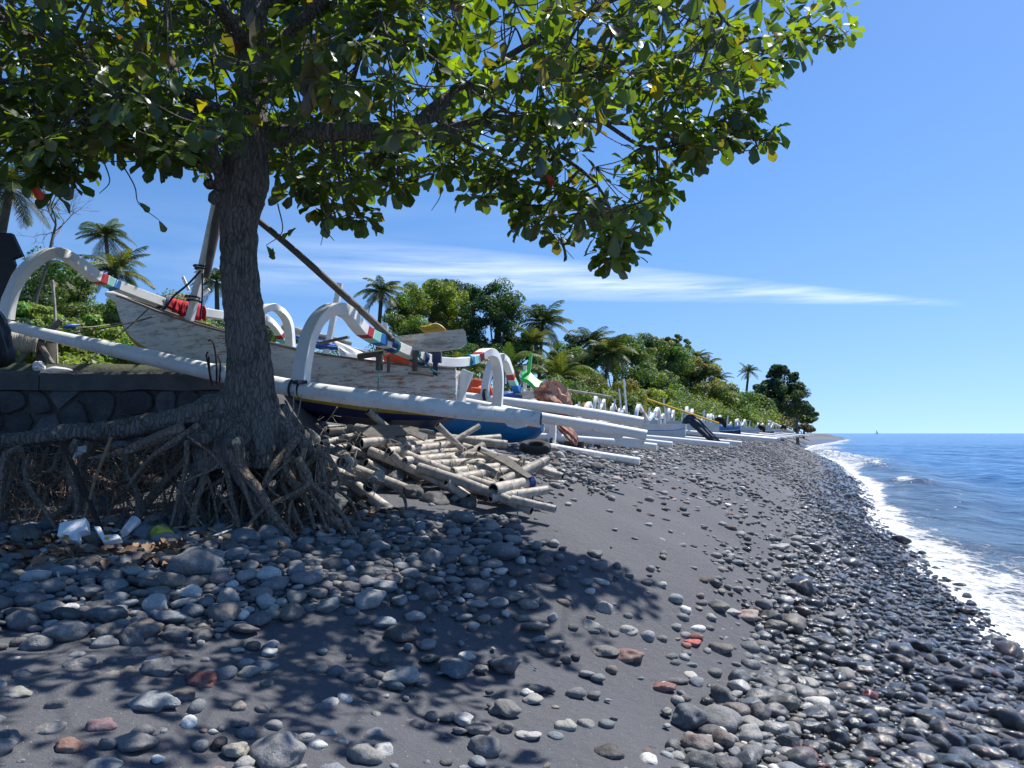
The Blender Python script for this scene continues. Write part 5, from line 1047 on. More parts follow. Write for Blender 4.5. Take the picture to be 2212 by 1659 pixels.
solid('label_patch', 'yellowpole', W((226, 1160, yy-.13), (237, 1159, yy-.13), (237, 1164, yy-.14), (226, 1166, yy-.14)), .004, (0, -.65, .75), 'small yellow patch on the L shaped foam', 'patch', bev=0)
tag(MB().add(*tube(W((270, 1149, 5.5), (293, 1124, 5.6)), [.030, .042], 18, caps=False)).add(*tube(W((270, 1149, 5.5), (269.5, 1149.5, 5.495)), .030, 18)).build('cup', MAT['plastic']), 'clear crushed plastic cup tipped over among the stones', 'cup')
tag(MB().add(*cloth_lump([G(325, 1168)+Vector((0, 0, .03)), G(345, 1166)+Vector((0, 0, .05)), G(378, 1168)+Vector((0, 0, .02))], [.04, .07, .04], 91, .8, fold=.3)).build('plastic_bag', MAT['yellowbag']), 'yellow plastic bag lying below the roots', 'bag')
tag(MB().add(*cloth_lump([G(600, 1140)+Vector((0, 0, .04)), G(625, 1135)+Vector((0, 0, .05)), G(647, 1126)+Vector((0, 0, .06))], [.03, .055, .03], 92, .7, fold=.08)).build('coconut_husk', MAT['husk']), 'split brown coconut husk at the foot of the right roots', 'husk')
tag(MB().add(*cloth_lump([G(588, 1150)+Vector((0, 0, .05)), G(598, 1150)+Vector((0, 0, .06)), G(612, 1152)+Vector((0, 0, .03))], [.03, .05, .03], 93, .9, fold=.45)).build('plastic_bag', MAT['foam']), 'torn white plastic bag beside the coconut husk', 'bag')
tag(MB().add(*tube([G(438, 1180)+Vector((0, 0, .03)), G(460, 1170)+Vector((0, 0, .04)), G(500, 1158)+Vector((0, 0, .05))], .008, 6)).build('cord', MAT['foam']), 'short white twisted cord on the dark stones below the trunk', 'cord')
for k, (u, v, w_, a, mt) in enumerate(((143, 1225, 44, 20, 'palewood'), (125, 1258, 26, -72, 'palewood'), (215, 1215, 36, 5, 'palewood'), (320, 1218, 30, 35, 'palewood'), (150, 1208, 50, -60, 'dryleaf'), (60, 1200, 50, 30, 'dryleaf'), (110, 1205, 34, 55, 'palewood'), (35, 1172, 40, 2, 'foam'), (400, 1150, 50, 15, 'palewood'), (460, 1158, 30, -45, 'palewood'), (250, 1205, 50, -40, 'dryleaf'), (730, 1108, 32, 3, 'foam'), (700, 1112, 26, -10, 'palewood'), (690, 1095, 20, 10, 'foam'), (490, 1153, 40, 60, 'palewood'))):
    p = G(u, v); p.z += .045; L = w_*p.y/F; d = Vector((math.cos(R(a)), .4*math.sin(R(a)), .35*math.sin(R(a)))); wv = Vector((-d.y, d.x, 0)).normalized()*L*.10
    lb = ['splintered pale wood chip in a patch of sun', 'straight pale stick lying on the cobbles', 'pale wood sliver right of the splintered chip', 'short pale board end among the stones', 'curled brown leaf sheath beside the splintered chip', 'brown leaf sheath at the left', 'pale split wood left of the splintered chip', 'thin white strip at the left edge', 'pale stick below the trunk', 'small flat bamboo piece below the trunk', 'broad brown leaf sheath under the L shaped foam', 'white strip on the leaves by the slanting bamboo', 'dry straw coloured piece by the slanting bamboo', 'small white scrap by the right roots', 'pale sliver leaning on the roots'][k]
    tag(MB().add(*plate([p-d*L/2-wv, p+d*L/2-wv*.6, p+d*L/2*1.1+wv*.2, p+d*L/2*.95+wv, p-d*L/2*.9+wv*1.1], .012, (0, -.3, 1))).build('wood_scrap' if mt == 'palewood' else ('leaf_sheath' if mt == 'dryleaf' else 'plastic_strip'), MAT[mt], smooth=False), lb, 'scrap')
# fallen dry leaves among the stones
T_, F_ = leaf_template(); K = 360; pos = []; 
for k in range(K):
    if k < 200: u, v = g.uniform(-60, 420), g.normal(1200, 16)
    elif k < 300: u, v = g.normal(740, 35), g.normal(1110, 8)
    else: u, v = g.uniform(0, 800), g.normal(1150, 14)
    p = G(u, min(v, 1300)); pos.append((p.x, p.y, p.z+g.uniform(.03, .07)))
d = g.normal(size=(K, 3))*np.array([1, 1, .25]); cols = np.array([.20, .125, .075])*g.uniform(.4, 1.5, (K, 1))
v, f, c = place_leaves(T_*np.array([1, 1, 2.2]), F_, np.array(pos), d, np.array([0, 0, 1.])+g.normal(size=(K, 3))*.4, g.uniform(.07, .15, K), cols)
o = npmesh('fallen_leaves', v, f, MAT['litter'], c); tag(o, 'dry brown fallen leaves scattered among the shaded stones', 'leaves', kind='stuff')
# ---------------------------------------------------------------- trees and bushes behind the beach
def crown_geo(g, cen, rad, nc, nl, ls, col, cr=.34, flat=.75, up=.45, asp=.5, fill=.25, vary=.35):
    cen = np.array(tuple(cen), float); rad = np.array(rad, float); m = rad.mean()
    d = g.normal(size=(nc, 3)); d /= np.linalg.norm(d, axis=1)[:, None]; rr = g.uniform(0, 1, nc)**.42*(1-cr*.6); d[:, 2] = np.where(d[:, 2] < -.55, -d[:, 2]*.6, d[:, 2])
    cc = cen+d*rr[:, None]*rad; cs = m*cr*g.uniform(.55, 1.25, nc)
    q = np.repeat(np.arange(nc), nl); K = len(q)
    e = g.normal(size=(K, 3)); e /= np.linalg.norm(e, axis=1)[:, None]; r = np.where(g.random(K) < fill, g.uniform(.2, .9, K), g.uniform(.85, 1.12, K))
    p = cc[q]+e*(r*cs[q])[:, None]*np.array([1, 1, flat])
    nrm = e+np.array([0, 0, up])+g.normal(size=(K, 3))*.55; nrm /= np.linalg.norm(nrm, axis=1)[:, None]
    t = np.cross(nrm, g.normal(size=(K, 3))); t /= np.linalg.norm(t, axis=1)[:, None]; b = np.cross(nrm, t)
    s = (ls*g.uniform(.6, 1.35, K))[:, None]
    v = np.stack([p-t*s, p-b*s*asp+t*s*.1, p+t*s, p+b*s*asp+t*s*.1], 1).reshape(-1, 3)
    f = np.arange(K*4).reshape(-1, 4); tone = g.uniform(1-vary, 1+vary, nc)[q]*g.uniform(.7, 1.35, K)
    c = np.array(col)[None]*tone[:, None]; c[:, 0] *= 1+g.uniform(-.2, .3, nc)[q]
    return v, f, np.repeat(c, 4, 0), cc
def tree(u, v, Y, wpx, hpx, col, lb, nm='broadleaf_tree', nc=26, nl=260, ls=None, trunk=True, seed=0, cr=.34, up=.45, grp='trees behind the beach', deep=None, asp=.5, gap=.2, flat=.75, vary=.35):
    # crown centred on photo position (u, v), wpx x hpx in size, Y metres away
    g = np.random.default_rng(500+seed); c = P(u, v, Y); rx = wpx/2*Y/F*1.22; rz = hpx/2*Y/F*1.25; nl = int(nl*1.0); nc = int(nc*1.5); cr = cr*.80; ry = deep or rx*.9; zb = gh(c.x, Y)
    c = Vector((c.x, Y, max(c.z, zb+rz*.75)))
    t = empty(nm, (c.x, Y, zb), lb, 'tree' if 'bush' not in nm and 'shrub' not in nm else 'bush', grp); ls = ls or max(.05, 2.6*Y/F)
    v_, f, cl, cc = crown_geo(g, c, (rx, ry, rz), nc, nl, ls, col, cr, flat, up, asp, vary=vary)
    npmesh('crown', v_, f, MAT['leaf_far'], cl, parent=t, smooth=False)
    if trunk:
        b = MB(); r = max(.10, .035*rz*2); base_ = Vector((c.x+g.normal()*.1*rx, Y, zb-.3)); b.add(*tube(cat([base_, base_.lerp(c, .5)+Vector((g.normal()*.12*rx, 0, 0)), c+Vector((0, 0, rz*.4))], 5), [r*1.4, r, r*.4], 8, wob=.08, seed=seed))
        for k in range(0, len(cc), max(1, len(cc)//9)):
            a = base_.lerp(c, g.uniform(.45, .95)); q = Vector(cc[k]); b.add(*tube(cat([a, a.lerp(q, .5)+Vector((0, 0, -.05*rz)), q], 4), [r*.5, r*.15], 6))
        b.build('trunk', MAT['bark'], t)
    return t
def palm(u, v, Y, Lp, lb, seed=0, n=22, col=(.07, .10, .030), base_off=0, vis=True, trunk_r=.13, droop=1.0, zbase=None, grp='coconut palms behind the beach', thick=1.0):
    g = np.random.default_rng(700+seed); c = P(u, v, Y); L = Lp*Y/F*1.12; bx = c.x+base_off*Y/F; zb = zbase if zbase is not None else gh(bx, Y)-.2
    t = empty('coconut_palm', (bx, Y, zb), lb, 'palm tree', grp); base_ = Vector((bx, Y, zb))
    mid = base_.lerp(c, .55)+Vector((-(c.x-bx)*.25, 0, 0))
    if c.z-zb > .8: MB().add(*tube(cat([base_, mid, c], 8), [trunk_r*1.35, trunk_r, trunk_r*.8], 10, wob=.03)).build('trunk', MAT['palm_bark'], t)
    V = []; Fc = []; C_ = []; k0 = 0
    n = int(n*1.15)
    for i in range(n):
        a = i*2.39996+g.uniform(-.2, .2); el0 = 1.42-1.8*(i/n)+g.uniform(-.3, .3); drp = droop*g.uniform(.6, 1.4); m = 14; Lf = L*g.uniform(.82, 1.1)*(.75 if i < 3 else 1); pts = [np.array(tuple(c))]; el = el0; dead = i > n-4
        for j in range(m):
            el -= drp*(.105 if el > -.6 else .03)*(1 if not dead else 1.9)*(.5+j/m); el = max(el, -1.4); h = math.cos(el)
            pts.append(pts[-1]+np.array([math.cos(a)*h, math.sin(a)*h, math.sin(el)])*Lf/m)
        pts = np.array(pts); tg = np.gradient(pts, axis=0); tg /= np.linalg.norm(tg, axis=1)[:, None]; side = np.array([-math.sin(a), math.cos(a), 0]); base_c = np.array(col)*g.uniform(.5, 1.15)
        if dead: base_c = np.array([.20, .15, .08])*g.uniform(.5, 1)
        elif g.random() < .2: base_c = np.array([.19, .19, .04])*g.uniform(.7, 1)
        wr = .012*L*thick
        v, f = tube(pts, [wr*1.3, wr*.3], 4, caps=False); V.append(v); Fc += [[x+k0 for x in q] for q in f]; k0 += len(v); C_.append(np.tile(base_c*1.7, (len(v), 1)))
        nl = 46; xs = np.linspace(.14, .995, nl)*m
        for sgn in (-1, 1):
            for x in xs:
                j = min(int(x), m-1); fr = x-j; p = pts[j]*(1-fr)+pts[j+1]*fr; q = tg[j]; xx = x/m; ll = Lf*.27*(math.sin(math.pi*min(1, xx*.86+.10))**.6)*g.uniform(.85, 1.1)
                d = side*sgn*.85+q*.55+np.array([0, 0, -.18-.3*g.random()]); d /= np.linalg.norm(d); d2 = d+np.array([0, 0, -.4]); d2 /= np.linalg.norm(d2); wv = q*wr*.78*(1 if not dead else .7)
                p1 = p+d*ll*.55; p2 = p1+d2*ll*.45
                V.append(np.array([p-wv*.6, p+wv*.6, p1+wv, p1-wv, p2])); Fc.append([k0, k0+1, k0+2, k0+3]); Fc.append([k0+3, k0+2, k0+4, k0+4]); k0 += 5; C_.append(np.tile(base_c*g.uniform(.75, 1.25), (5, 1)))
    me = bpy.data.meshes.new('fronds'); vv = np.concatenate(V)-np.array(tuple(base_)); me.from_pydata(vv.tolist(), [], [tuple(dict.fromkeys(q)) for q in Fc])
    ca = me.color_attributes.new('Col', 'FLOAT_COLOR', 'POINT'); cc = np.ones((len(vv), 4)); cc[:, :3] = np.concatenate(C_); ca.data.foreach_set('color', cc.ravel()); me.materials.append(MAT['frond'])
    o = bpy.data.objects.new('fronds', me); sc.collection.objects.link(o); o.parent = t
    return t
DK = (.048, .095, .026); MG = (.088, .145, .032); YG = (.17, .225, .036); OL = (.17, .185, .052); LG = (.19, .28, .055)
# left: palms, bare tree and undergrowth behind the wall
palm(22, 405, 21, 105, 'tall palm at the left edge with drooping dry fronds', 1, 24, base_off=-40, droop=1.15)
palm(228, 512, 46, 62, 'taller of the two palms in the gap left of the trunk', 2, 22, base_off=25)
palm(250, 588, 42, 78, 'lower full headed palm in the gap left of the trunk', 3, 26, base_off=5)
palm(468, 610, 40, 62, 'palm half hidden behind the trunk beside the white mast', 4, 20, base_off=6)
palm(105, 585, 26, 60, 'palm behind the big white arch of the bow beam', 5, 20, base_off=0)
palm(824, 632, 46, 58, 'ragged palm above the steering board', 6, 24, base_off=-8, droop=1.2)
palm(1172, 700, 50, 66, 'palm standing against the sky right of the dark green tree', 7, 28, base_off=-10)
palm(1150, 745, 46, 58, 'palm just below and left of the tall right hand palm', 8, 22, base_off=-5)
palm(1278, 742, 55, 55, 'left one of the two palms in the middle of the wood', 9, 26, base_off=-12)
palm(1318, 765, 53, 58, 'right one of the two palms in the middle of the wood', 10, 26, base_off=-20)
palm(1100, 800, 33, 75, 'low young palm behind the small stern arches', 11, 18, (.10, .14, .03), droop=.8, zbase=None)
palm(1010, 800, 36, 60, 'low young palm behind the steering board', 12, 16, (.10, .14, .03), droop=.8)
palm(1212, 815, 34, 78, 'yellow green young palm above the green bracket', 13, 20, (.13, .16, .03), droop=.85)
palm(1504, 772, 84, 33, 'left of three palms rising behind the bamboo clump', 14, 22, base_off=4)
palm(1525, 790, 86, 34, 'middle one of three palms behind the bamboo clump', 15, 22, base_off=-6)
palm(1551, 822, 85, 33, 'right and lowest of three palms behind the bamboo clump', 16, 22, base_off=-2)
palm(1617, 803, 120, 24, 'lone slim palm with a leaning trunk left of the big dark tree', 17, 20, base_off=-10, trunk_r=.2)
def bare(u, v, Y, lb, seed):
    g = np.random.default_rng(seed); p = P(u, v, Y); t = empty('bare_tree', (p.x, Y, gh(p.x, Y)), lb, 'tree'); b = MB()
    def br(a, d, L, r, k):
        e = a+d*L; b.add(*tube(cat([a, a.lerp(e, .5)+Vector(g.normal(size=3)*.06*L), e], 3), [r, r*.55], 5, caps=False))
        if k: 
            for _ in range(3 if k > 1 else 4): br(e if g.random() < .6 else a.lerp(e, .7), (d+Vector(g.normal(size=3)*.55)+Vector((.12, 0, .12))).normalized(), L*g.uniform(.55, .8), r*.55, k-1)
    br(Vector((p.x, Y, gh(p.x, Y))), Vector((.1, 0, 1)), 3.6, .07, 0); br(Vector((p.x+.36, Y, gh(p.x, Y)+3.5)), Vector((.15, 0, 1)).normalized(), 1.1, .05, 5)
    b.build('branches', MAT['darkwood'], t)
bare(75, 560, 20, 'leafless thin branched tree between the left edge palms', 4)
k = 0
for u, v, Y, w_, h_, col, lb in ((40, 640, 24, 190, 190, DK, 'dark leafy tree behind the black plastic sheet'), (150, 640, 28, 150, 150, MG, 'leafy tree under the arch of the bow beam'), (60, 690, 19, 120, 90, LG, 'light green bush beside the windlass'), (180, 740, 18, 200, 110, YG, 'yellow green bush under the mooring lines'), (300, 775, 17, 220, 80, LG, 'bright green feathery bush below the bow of the peeling boat'), (230, 700, 25, 170, 120, MG, 'bush right under the bow tip'), (350, 700, 30, 240, 110, OL, 'olive bush behind the bow of the peeling boat'), (130, 765, 15.5, 180, 60, YG, 'low yellow green bush on the wall top'), (470, 730, 34, 160, 110, MG, 'bush behind the tree trunk'), (10, 740, 17, 120, 100, DK, 'dark bush behind the windlass'), (430, 795, 20, 180, 40, LG, 'low pale bush between float and wall')):
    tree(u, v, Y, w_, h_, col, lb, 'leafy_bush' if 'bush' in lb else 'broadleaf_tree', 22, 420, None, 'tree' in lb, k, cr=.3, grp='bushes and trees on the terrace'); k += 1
# middle and right hand wood
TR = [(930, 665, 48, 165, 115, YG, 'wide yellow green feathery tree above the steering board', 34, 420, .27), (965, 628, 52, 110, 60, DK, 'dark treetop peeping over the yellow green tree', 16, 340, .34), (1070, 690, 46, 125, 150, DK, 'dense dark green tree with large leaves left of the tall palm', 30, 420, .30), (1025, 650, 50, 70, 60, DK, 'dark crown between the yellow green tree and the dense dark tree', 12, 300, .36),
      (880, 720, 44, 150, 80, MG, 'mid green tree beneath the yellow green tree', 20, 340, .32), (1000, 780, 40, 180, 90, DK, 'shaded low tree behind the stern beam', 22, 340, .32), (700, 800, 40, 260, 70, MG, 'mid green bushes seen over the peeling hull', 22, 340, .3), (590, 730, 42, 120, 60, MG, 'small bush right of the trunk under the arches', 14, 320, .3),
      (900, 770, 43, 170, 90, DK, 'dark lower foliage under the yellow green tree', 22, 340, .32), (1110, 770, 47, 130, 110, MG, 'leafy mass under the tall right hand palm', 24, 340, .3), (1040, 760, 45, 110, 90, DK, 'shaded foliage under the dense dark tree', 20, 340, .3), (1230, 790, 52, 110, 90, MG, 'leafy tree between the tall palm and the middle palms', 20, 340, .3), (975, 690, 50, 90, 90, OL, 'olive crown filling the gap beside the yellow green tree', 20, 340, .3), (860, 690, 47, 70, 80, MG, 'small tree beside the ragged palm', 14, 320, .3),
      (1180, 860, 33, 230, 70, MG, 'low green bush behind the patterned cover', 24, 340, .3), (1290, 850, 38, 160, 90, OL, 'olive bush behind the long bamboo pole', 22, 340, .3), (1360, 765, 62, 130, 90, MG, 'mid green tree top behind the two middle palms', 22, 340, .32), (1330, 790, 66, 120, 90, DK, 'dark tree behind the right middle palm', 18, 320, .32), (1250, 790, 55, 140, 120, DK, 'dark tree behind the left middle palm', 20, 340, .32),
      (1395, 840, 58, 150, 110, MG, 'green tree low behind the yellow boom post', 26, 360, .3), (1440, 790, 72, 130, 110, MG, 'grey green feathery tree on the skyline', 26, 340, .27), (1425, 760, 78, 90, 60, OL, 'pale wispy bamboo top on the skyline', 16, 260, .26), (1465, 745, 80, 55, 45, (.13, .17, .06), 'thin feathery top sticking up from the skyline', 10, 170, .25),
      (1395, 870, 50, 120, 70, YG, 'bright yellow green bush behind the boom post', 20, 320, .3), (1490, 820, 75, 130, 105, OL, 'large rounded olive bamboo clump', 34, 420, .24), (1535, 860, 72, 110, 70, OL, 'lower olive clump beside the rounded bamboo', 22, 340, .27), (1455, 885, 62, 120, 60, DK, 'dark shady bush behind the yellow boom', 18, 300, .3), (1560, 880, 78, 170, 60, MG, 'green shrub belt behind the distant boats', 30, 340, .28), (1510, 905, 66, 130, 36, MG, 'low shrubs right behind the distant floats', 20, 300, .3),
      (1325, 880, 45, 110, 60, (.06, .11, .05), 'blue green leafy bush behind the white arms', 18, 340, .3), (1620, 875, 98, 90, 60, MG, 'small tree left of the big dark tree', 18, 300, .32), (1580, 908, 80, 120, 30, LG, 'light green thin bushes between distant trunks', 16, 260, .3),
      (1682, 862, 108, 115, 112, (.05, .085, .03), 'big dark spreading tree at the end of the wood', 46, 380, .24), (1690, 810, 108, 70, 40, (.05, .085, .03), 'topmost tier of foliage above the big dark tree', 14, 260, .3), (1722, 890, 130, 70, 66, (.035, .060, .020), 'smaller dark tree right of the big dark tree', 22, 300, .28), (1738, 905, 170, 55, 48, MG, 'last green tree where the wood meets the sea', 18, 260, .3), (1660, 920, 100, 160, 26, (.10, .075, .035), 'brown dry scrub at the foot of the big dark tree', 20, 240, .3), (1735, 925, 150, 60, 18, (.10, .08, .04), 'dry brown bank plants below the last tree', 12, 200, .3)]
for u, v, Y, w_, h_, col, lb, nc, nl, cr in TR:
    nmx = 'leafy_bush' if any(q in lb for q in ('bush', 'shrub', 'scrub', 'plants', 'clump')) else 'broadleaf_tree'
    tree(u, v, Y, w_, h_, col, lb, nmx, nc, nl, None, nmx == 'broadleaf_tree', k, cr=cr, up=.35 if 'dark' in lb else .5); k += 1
# undergrowth filling the foot of the wood
def undergrowth():
    g = np.random.default_rng(77); V = []; Fs = []; C_ = []; n0 = 0
    line = [(-14, 16), (-9, 20), (-7, 28), (-3, 34), (2, 36), (7, 42), (12, 50), (17, 60), (24, 74), (34, 95), (50, 135), (60, 165)]
    for i in range(330):
        t = g.uniform(0, len(line)-1)**1; j = int(t); fr = t-j; x = line[j][0]*(1-fr)+line[min(j+1, len(line)-1)][0]*fr; y = line[j][1]*(1-fr)+line[min(j+1, len(line)-1)][1]*fr
        off = abs(g.normal())*.09*y; x -= off*.9+.04*y; y += off*.35; r = g.uniform(.025, .045)*y+.3; c = [DK, MG, OL, YG, MG][g.integers(5)]
        v, f, cl, _ = crown_geo(g, (x, y, gh(x, y)+r*.5), (r*1.4, r*1.1, r*.9), 6, 170, max(.05, 2.4*y/F), c, .5)
        V.append(v); Fs.append(f+n0); C_.append(cl); n0 += len(v)
    o = npmesh('undergrowth', np.concatenate(V), np.concatenate(Fs), MAT['leaf_far'], np.concatenate(C_), smooth=False); tag(o, 'dense mixed green undergrowth along the back of the beach', 'undergrowth', kind='stuff')
    V = []; Fs = []; C_ = []; n0 = 0
    for i in range(60):
        x, y = g.uniform(-14, -4.2), g.uniform(11, 22)
        if y < 12.5 and x > -9: continue
        r = g.uniform(.4, .9); v, f, cl, _ = crown_geo(g, (x, y, gh(x, y)+r*.25), (r*1.4, r, r*.6), 6, 150, .055, [LG, YG, LG, MG][g.integers(4)], .45)
        V.append(v); Fs.append(f+n0); C_.append(cl); n0 += len(v)
    o = npmesh('ground_cover', np.concatenate(V), np.concatenate(Fs), MAT['leaf_far'], np.concatenate(C_), smooth=False); tag(o, 'bright green low plants covering the terrace behind the wall', 'plants', kind='stuff')
undergrowth()
# ---------------------------------------------------------------- stones
def ico(sub):
    bm = bmesh.new(); bmesh.ops.create_icosphere(bm, subdivisions=sub, radius=1); bm.verts.ensure_lookup_table()
    v = np.array([tuple(x.co) for x in bm.verts]); f = np.array([[x.index for x in q.verts] for q in bm.faces]); bm.free(); return v, f
ICO = {1: ico(1), 2: ico(2), 3: ico(3), 4: ico(4)}
def stone_shape(sub, seed, ang=.0):
    g = np.random.default_rng(9000+seed); v, f = ICO[sub]; r = np.ones(len(v))
    for k in range(7):
        d = g.normal(size=3); d /= np.linalg.norm(d); fq = g.uniform(1.0, 3.4); r += (.13/fq)*np.sin(fq*2.2*(v@d)+g.uniform(0, 6.3))
    v = v*r[:, None]
    for k in range(int(3+ang*9)):
        d = g.normal(size=3); d /= np.linalg.norm(d); lim = g.uniform(.62, .92) if ang > .3 else g.uniform(.78, .97); q = v@d; ex = np.clip(q-lim, 0, None); v = v-d[None]*(ex*(.88 if ang > .3 else .6))[:, None]
    if sub >= 3:
        for k in range(10):
            d = g.normal(size=3)*g.uniform(4, 9); v = v*(1+.009*np.sin(v@d+g.uniform(0, 6))[:, None])
    return v, f
SH = {s: [stone_shape(s, k, .8 if k % 3 == 0 else .12) for k in range(12)] for s in (1, 2)}
PALS = [tuple(1.5*q_ for q_ in q__) for q__ in [(.060, .062, .068), (.085, .088, .094), (.12, .123, .128), (.045, .045, .05), (.10, .112, .128), (.155, .155, .150), (.20, .20, .195), (.13, .115, .10), (.095, .075, .068), (.30, .30, .29), (.15, .062, .048), (.075, .088, .10), (.40, .39, .36)]]
PW = np.array([14, 15, 14, 10, 13, 12, 10, 6, 5, 5.5, 1.6, 9, 2.6]); PW = PW/PW.sum()
PN = ['dark grey', 'slate grey', 'mid grey', 'near black', 'blue grey', 'ash grey', 'light grey', 'brownish grey', 'dull brown', 'pale grey', 'brick red', 'dark blue grey', 'off white']
def wlim(y): return np.interp(y, [2, 4, 6, 10, 20], [4.0, 3.7, 3.2, 2.5, 2.2])
def wetness(s, y): return float(np.interp(s-wlim(y), [-1.1, -.5, .25], [1, .8, 0]))
PTS = []            # (x, y, z, r)
cellsz = .34; HASH = {}
def fits(x, y, r, k=.80):
    i, j = int(x//cellsz), int(y//cellsz); R2 = 2
    for a in range(i-R2, i+R2+1):
        for b in range(j-R2, j+R2+1):
            for (px, py, pr) in HASH.get((a, b), ()):
                if (px-x)**2+(py-y)**2 < ((pr+r)*k)**2: return False
    return True
def put(x, y, r): HASH.setdefault((int(x//cellsz), int(y//cellsz)), []).append((x, y, r))
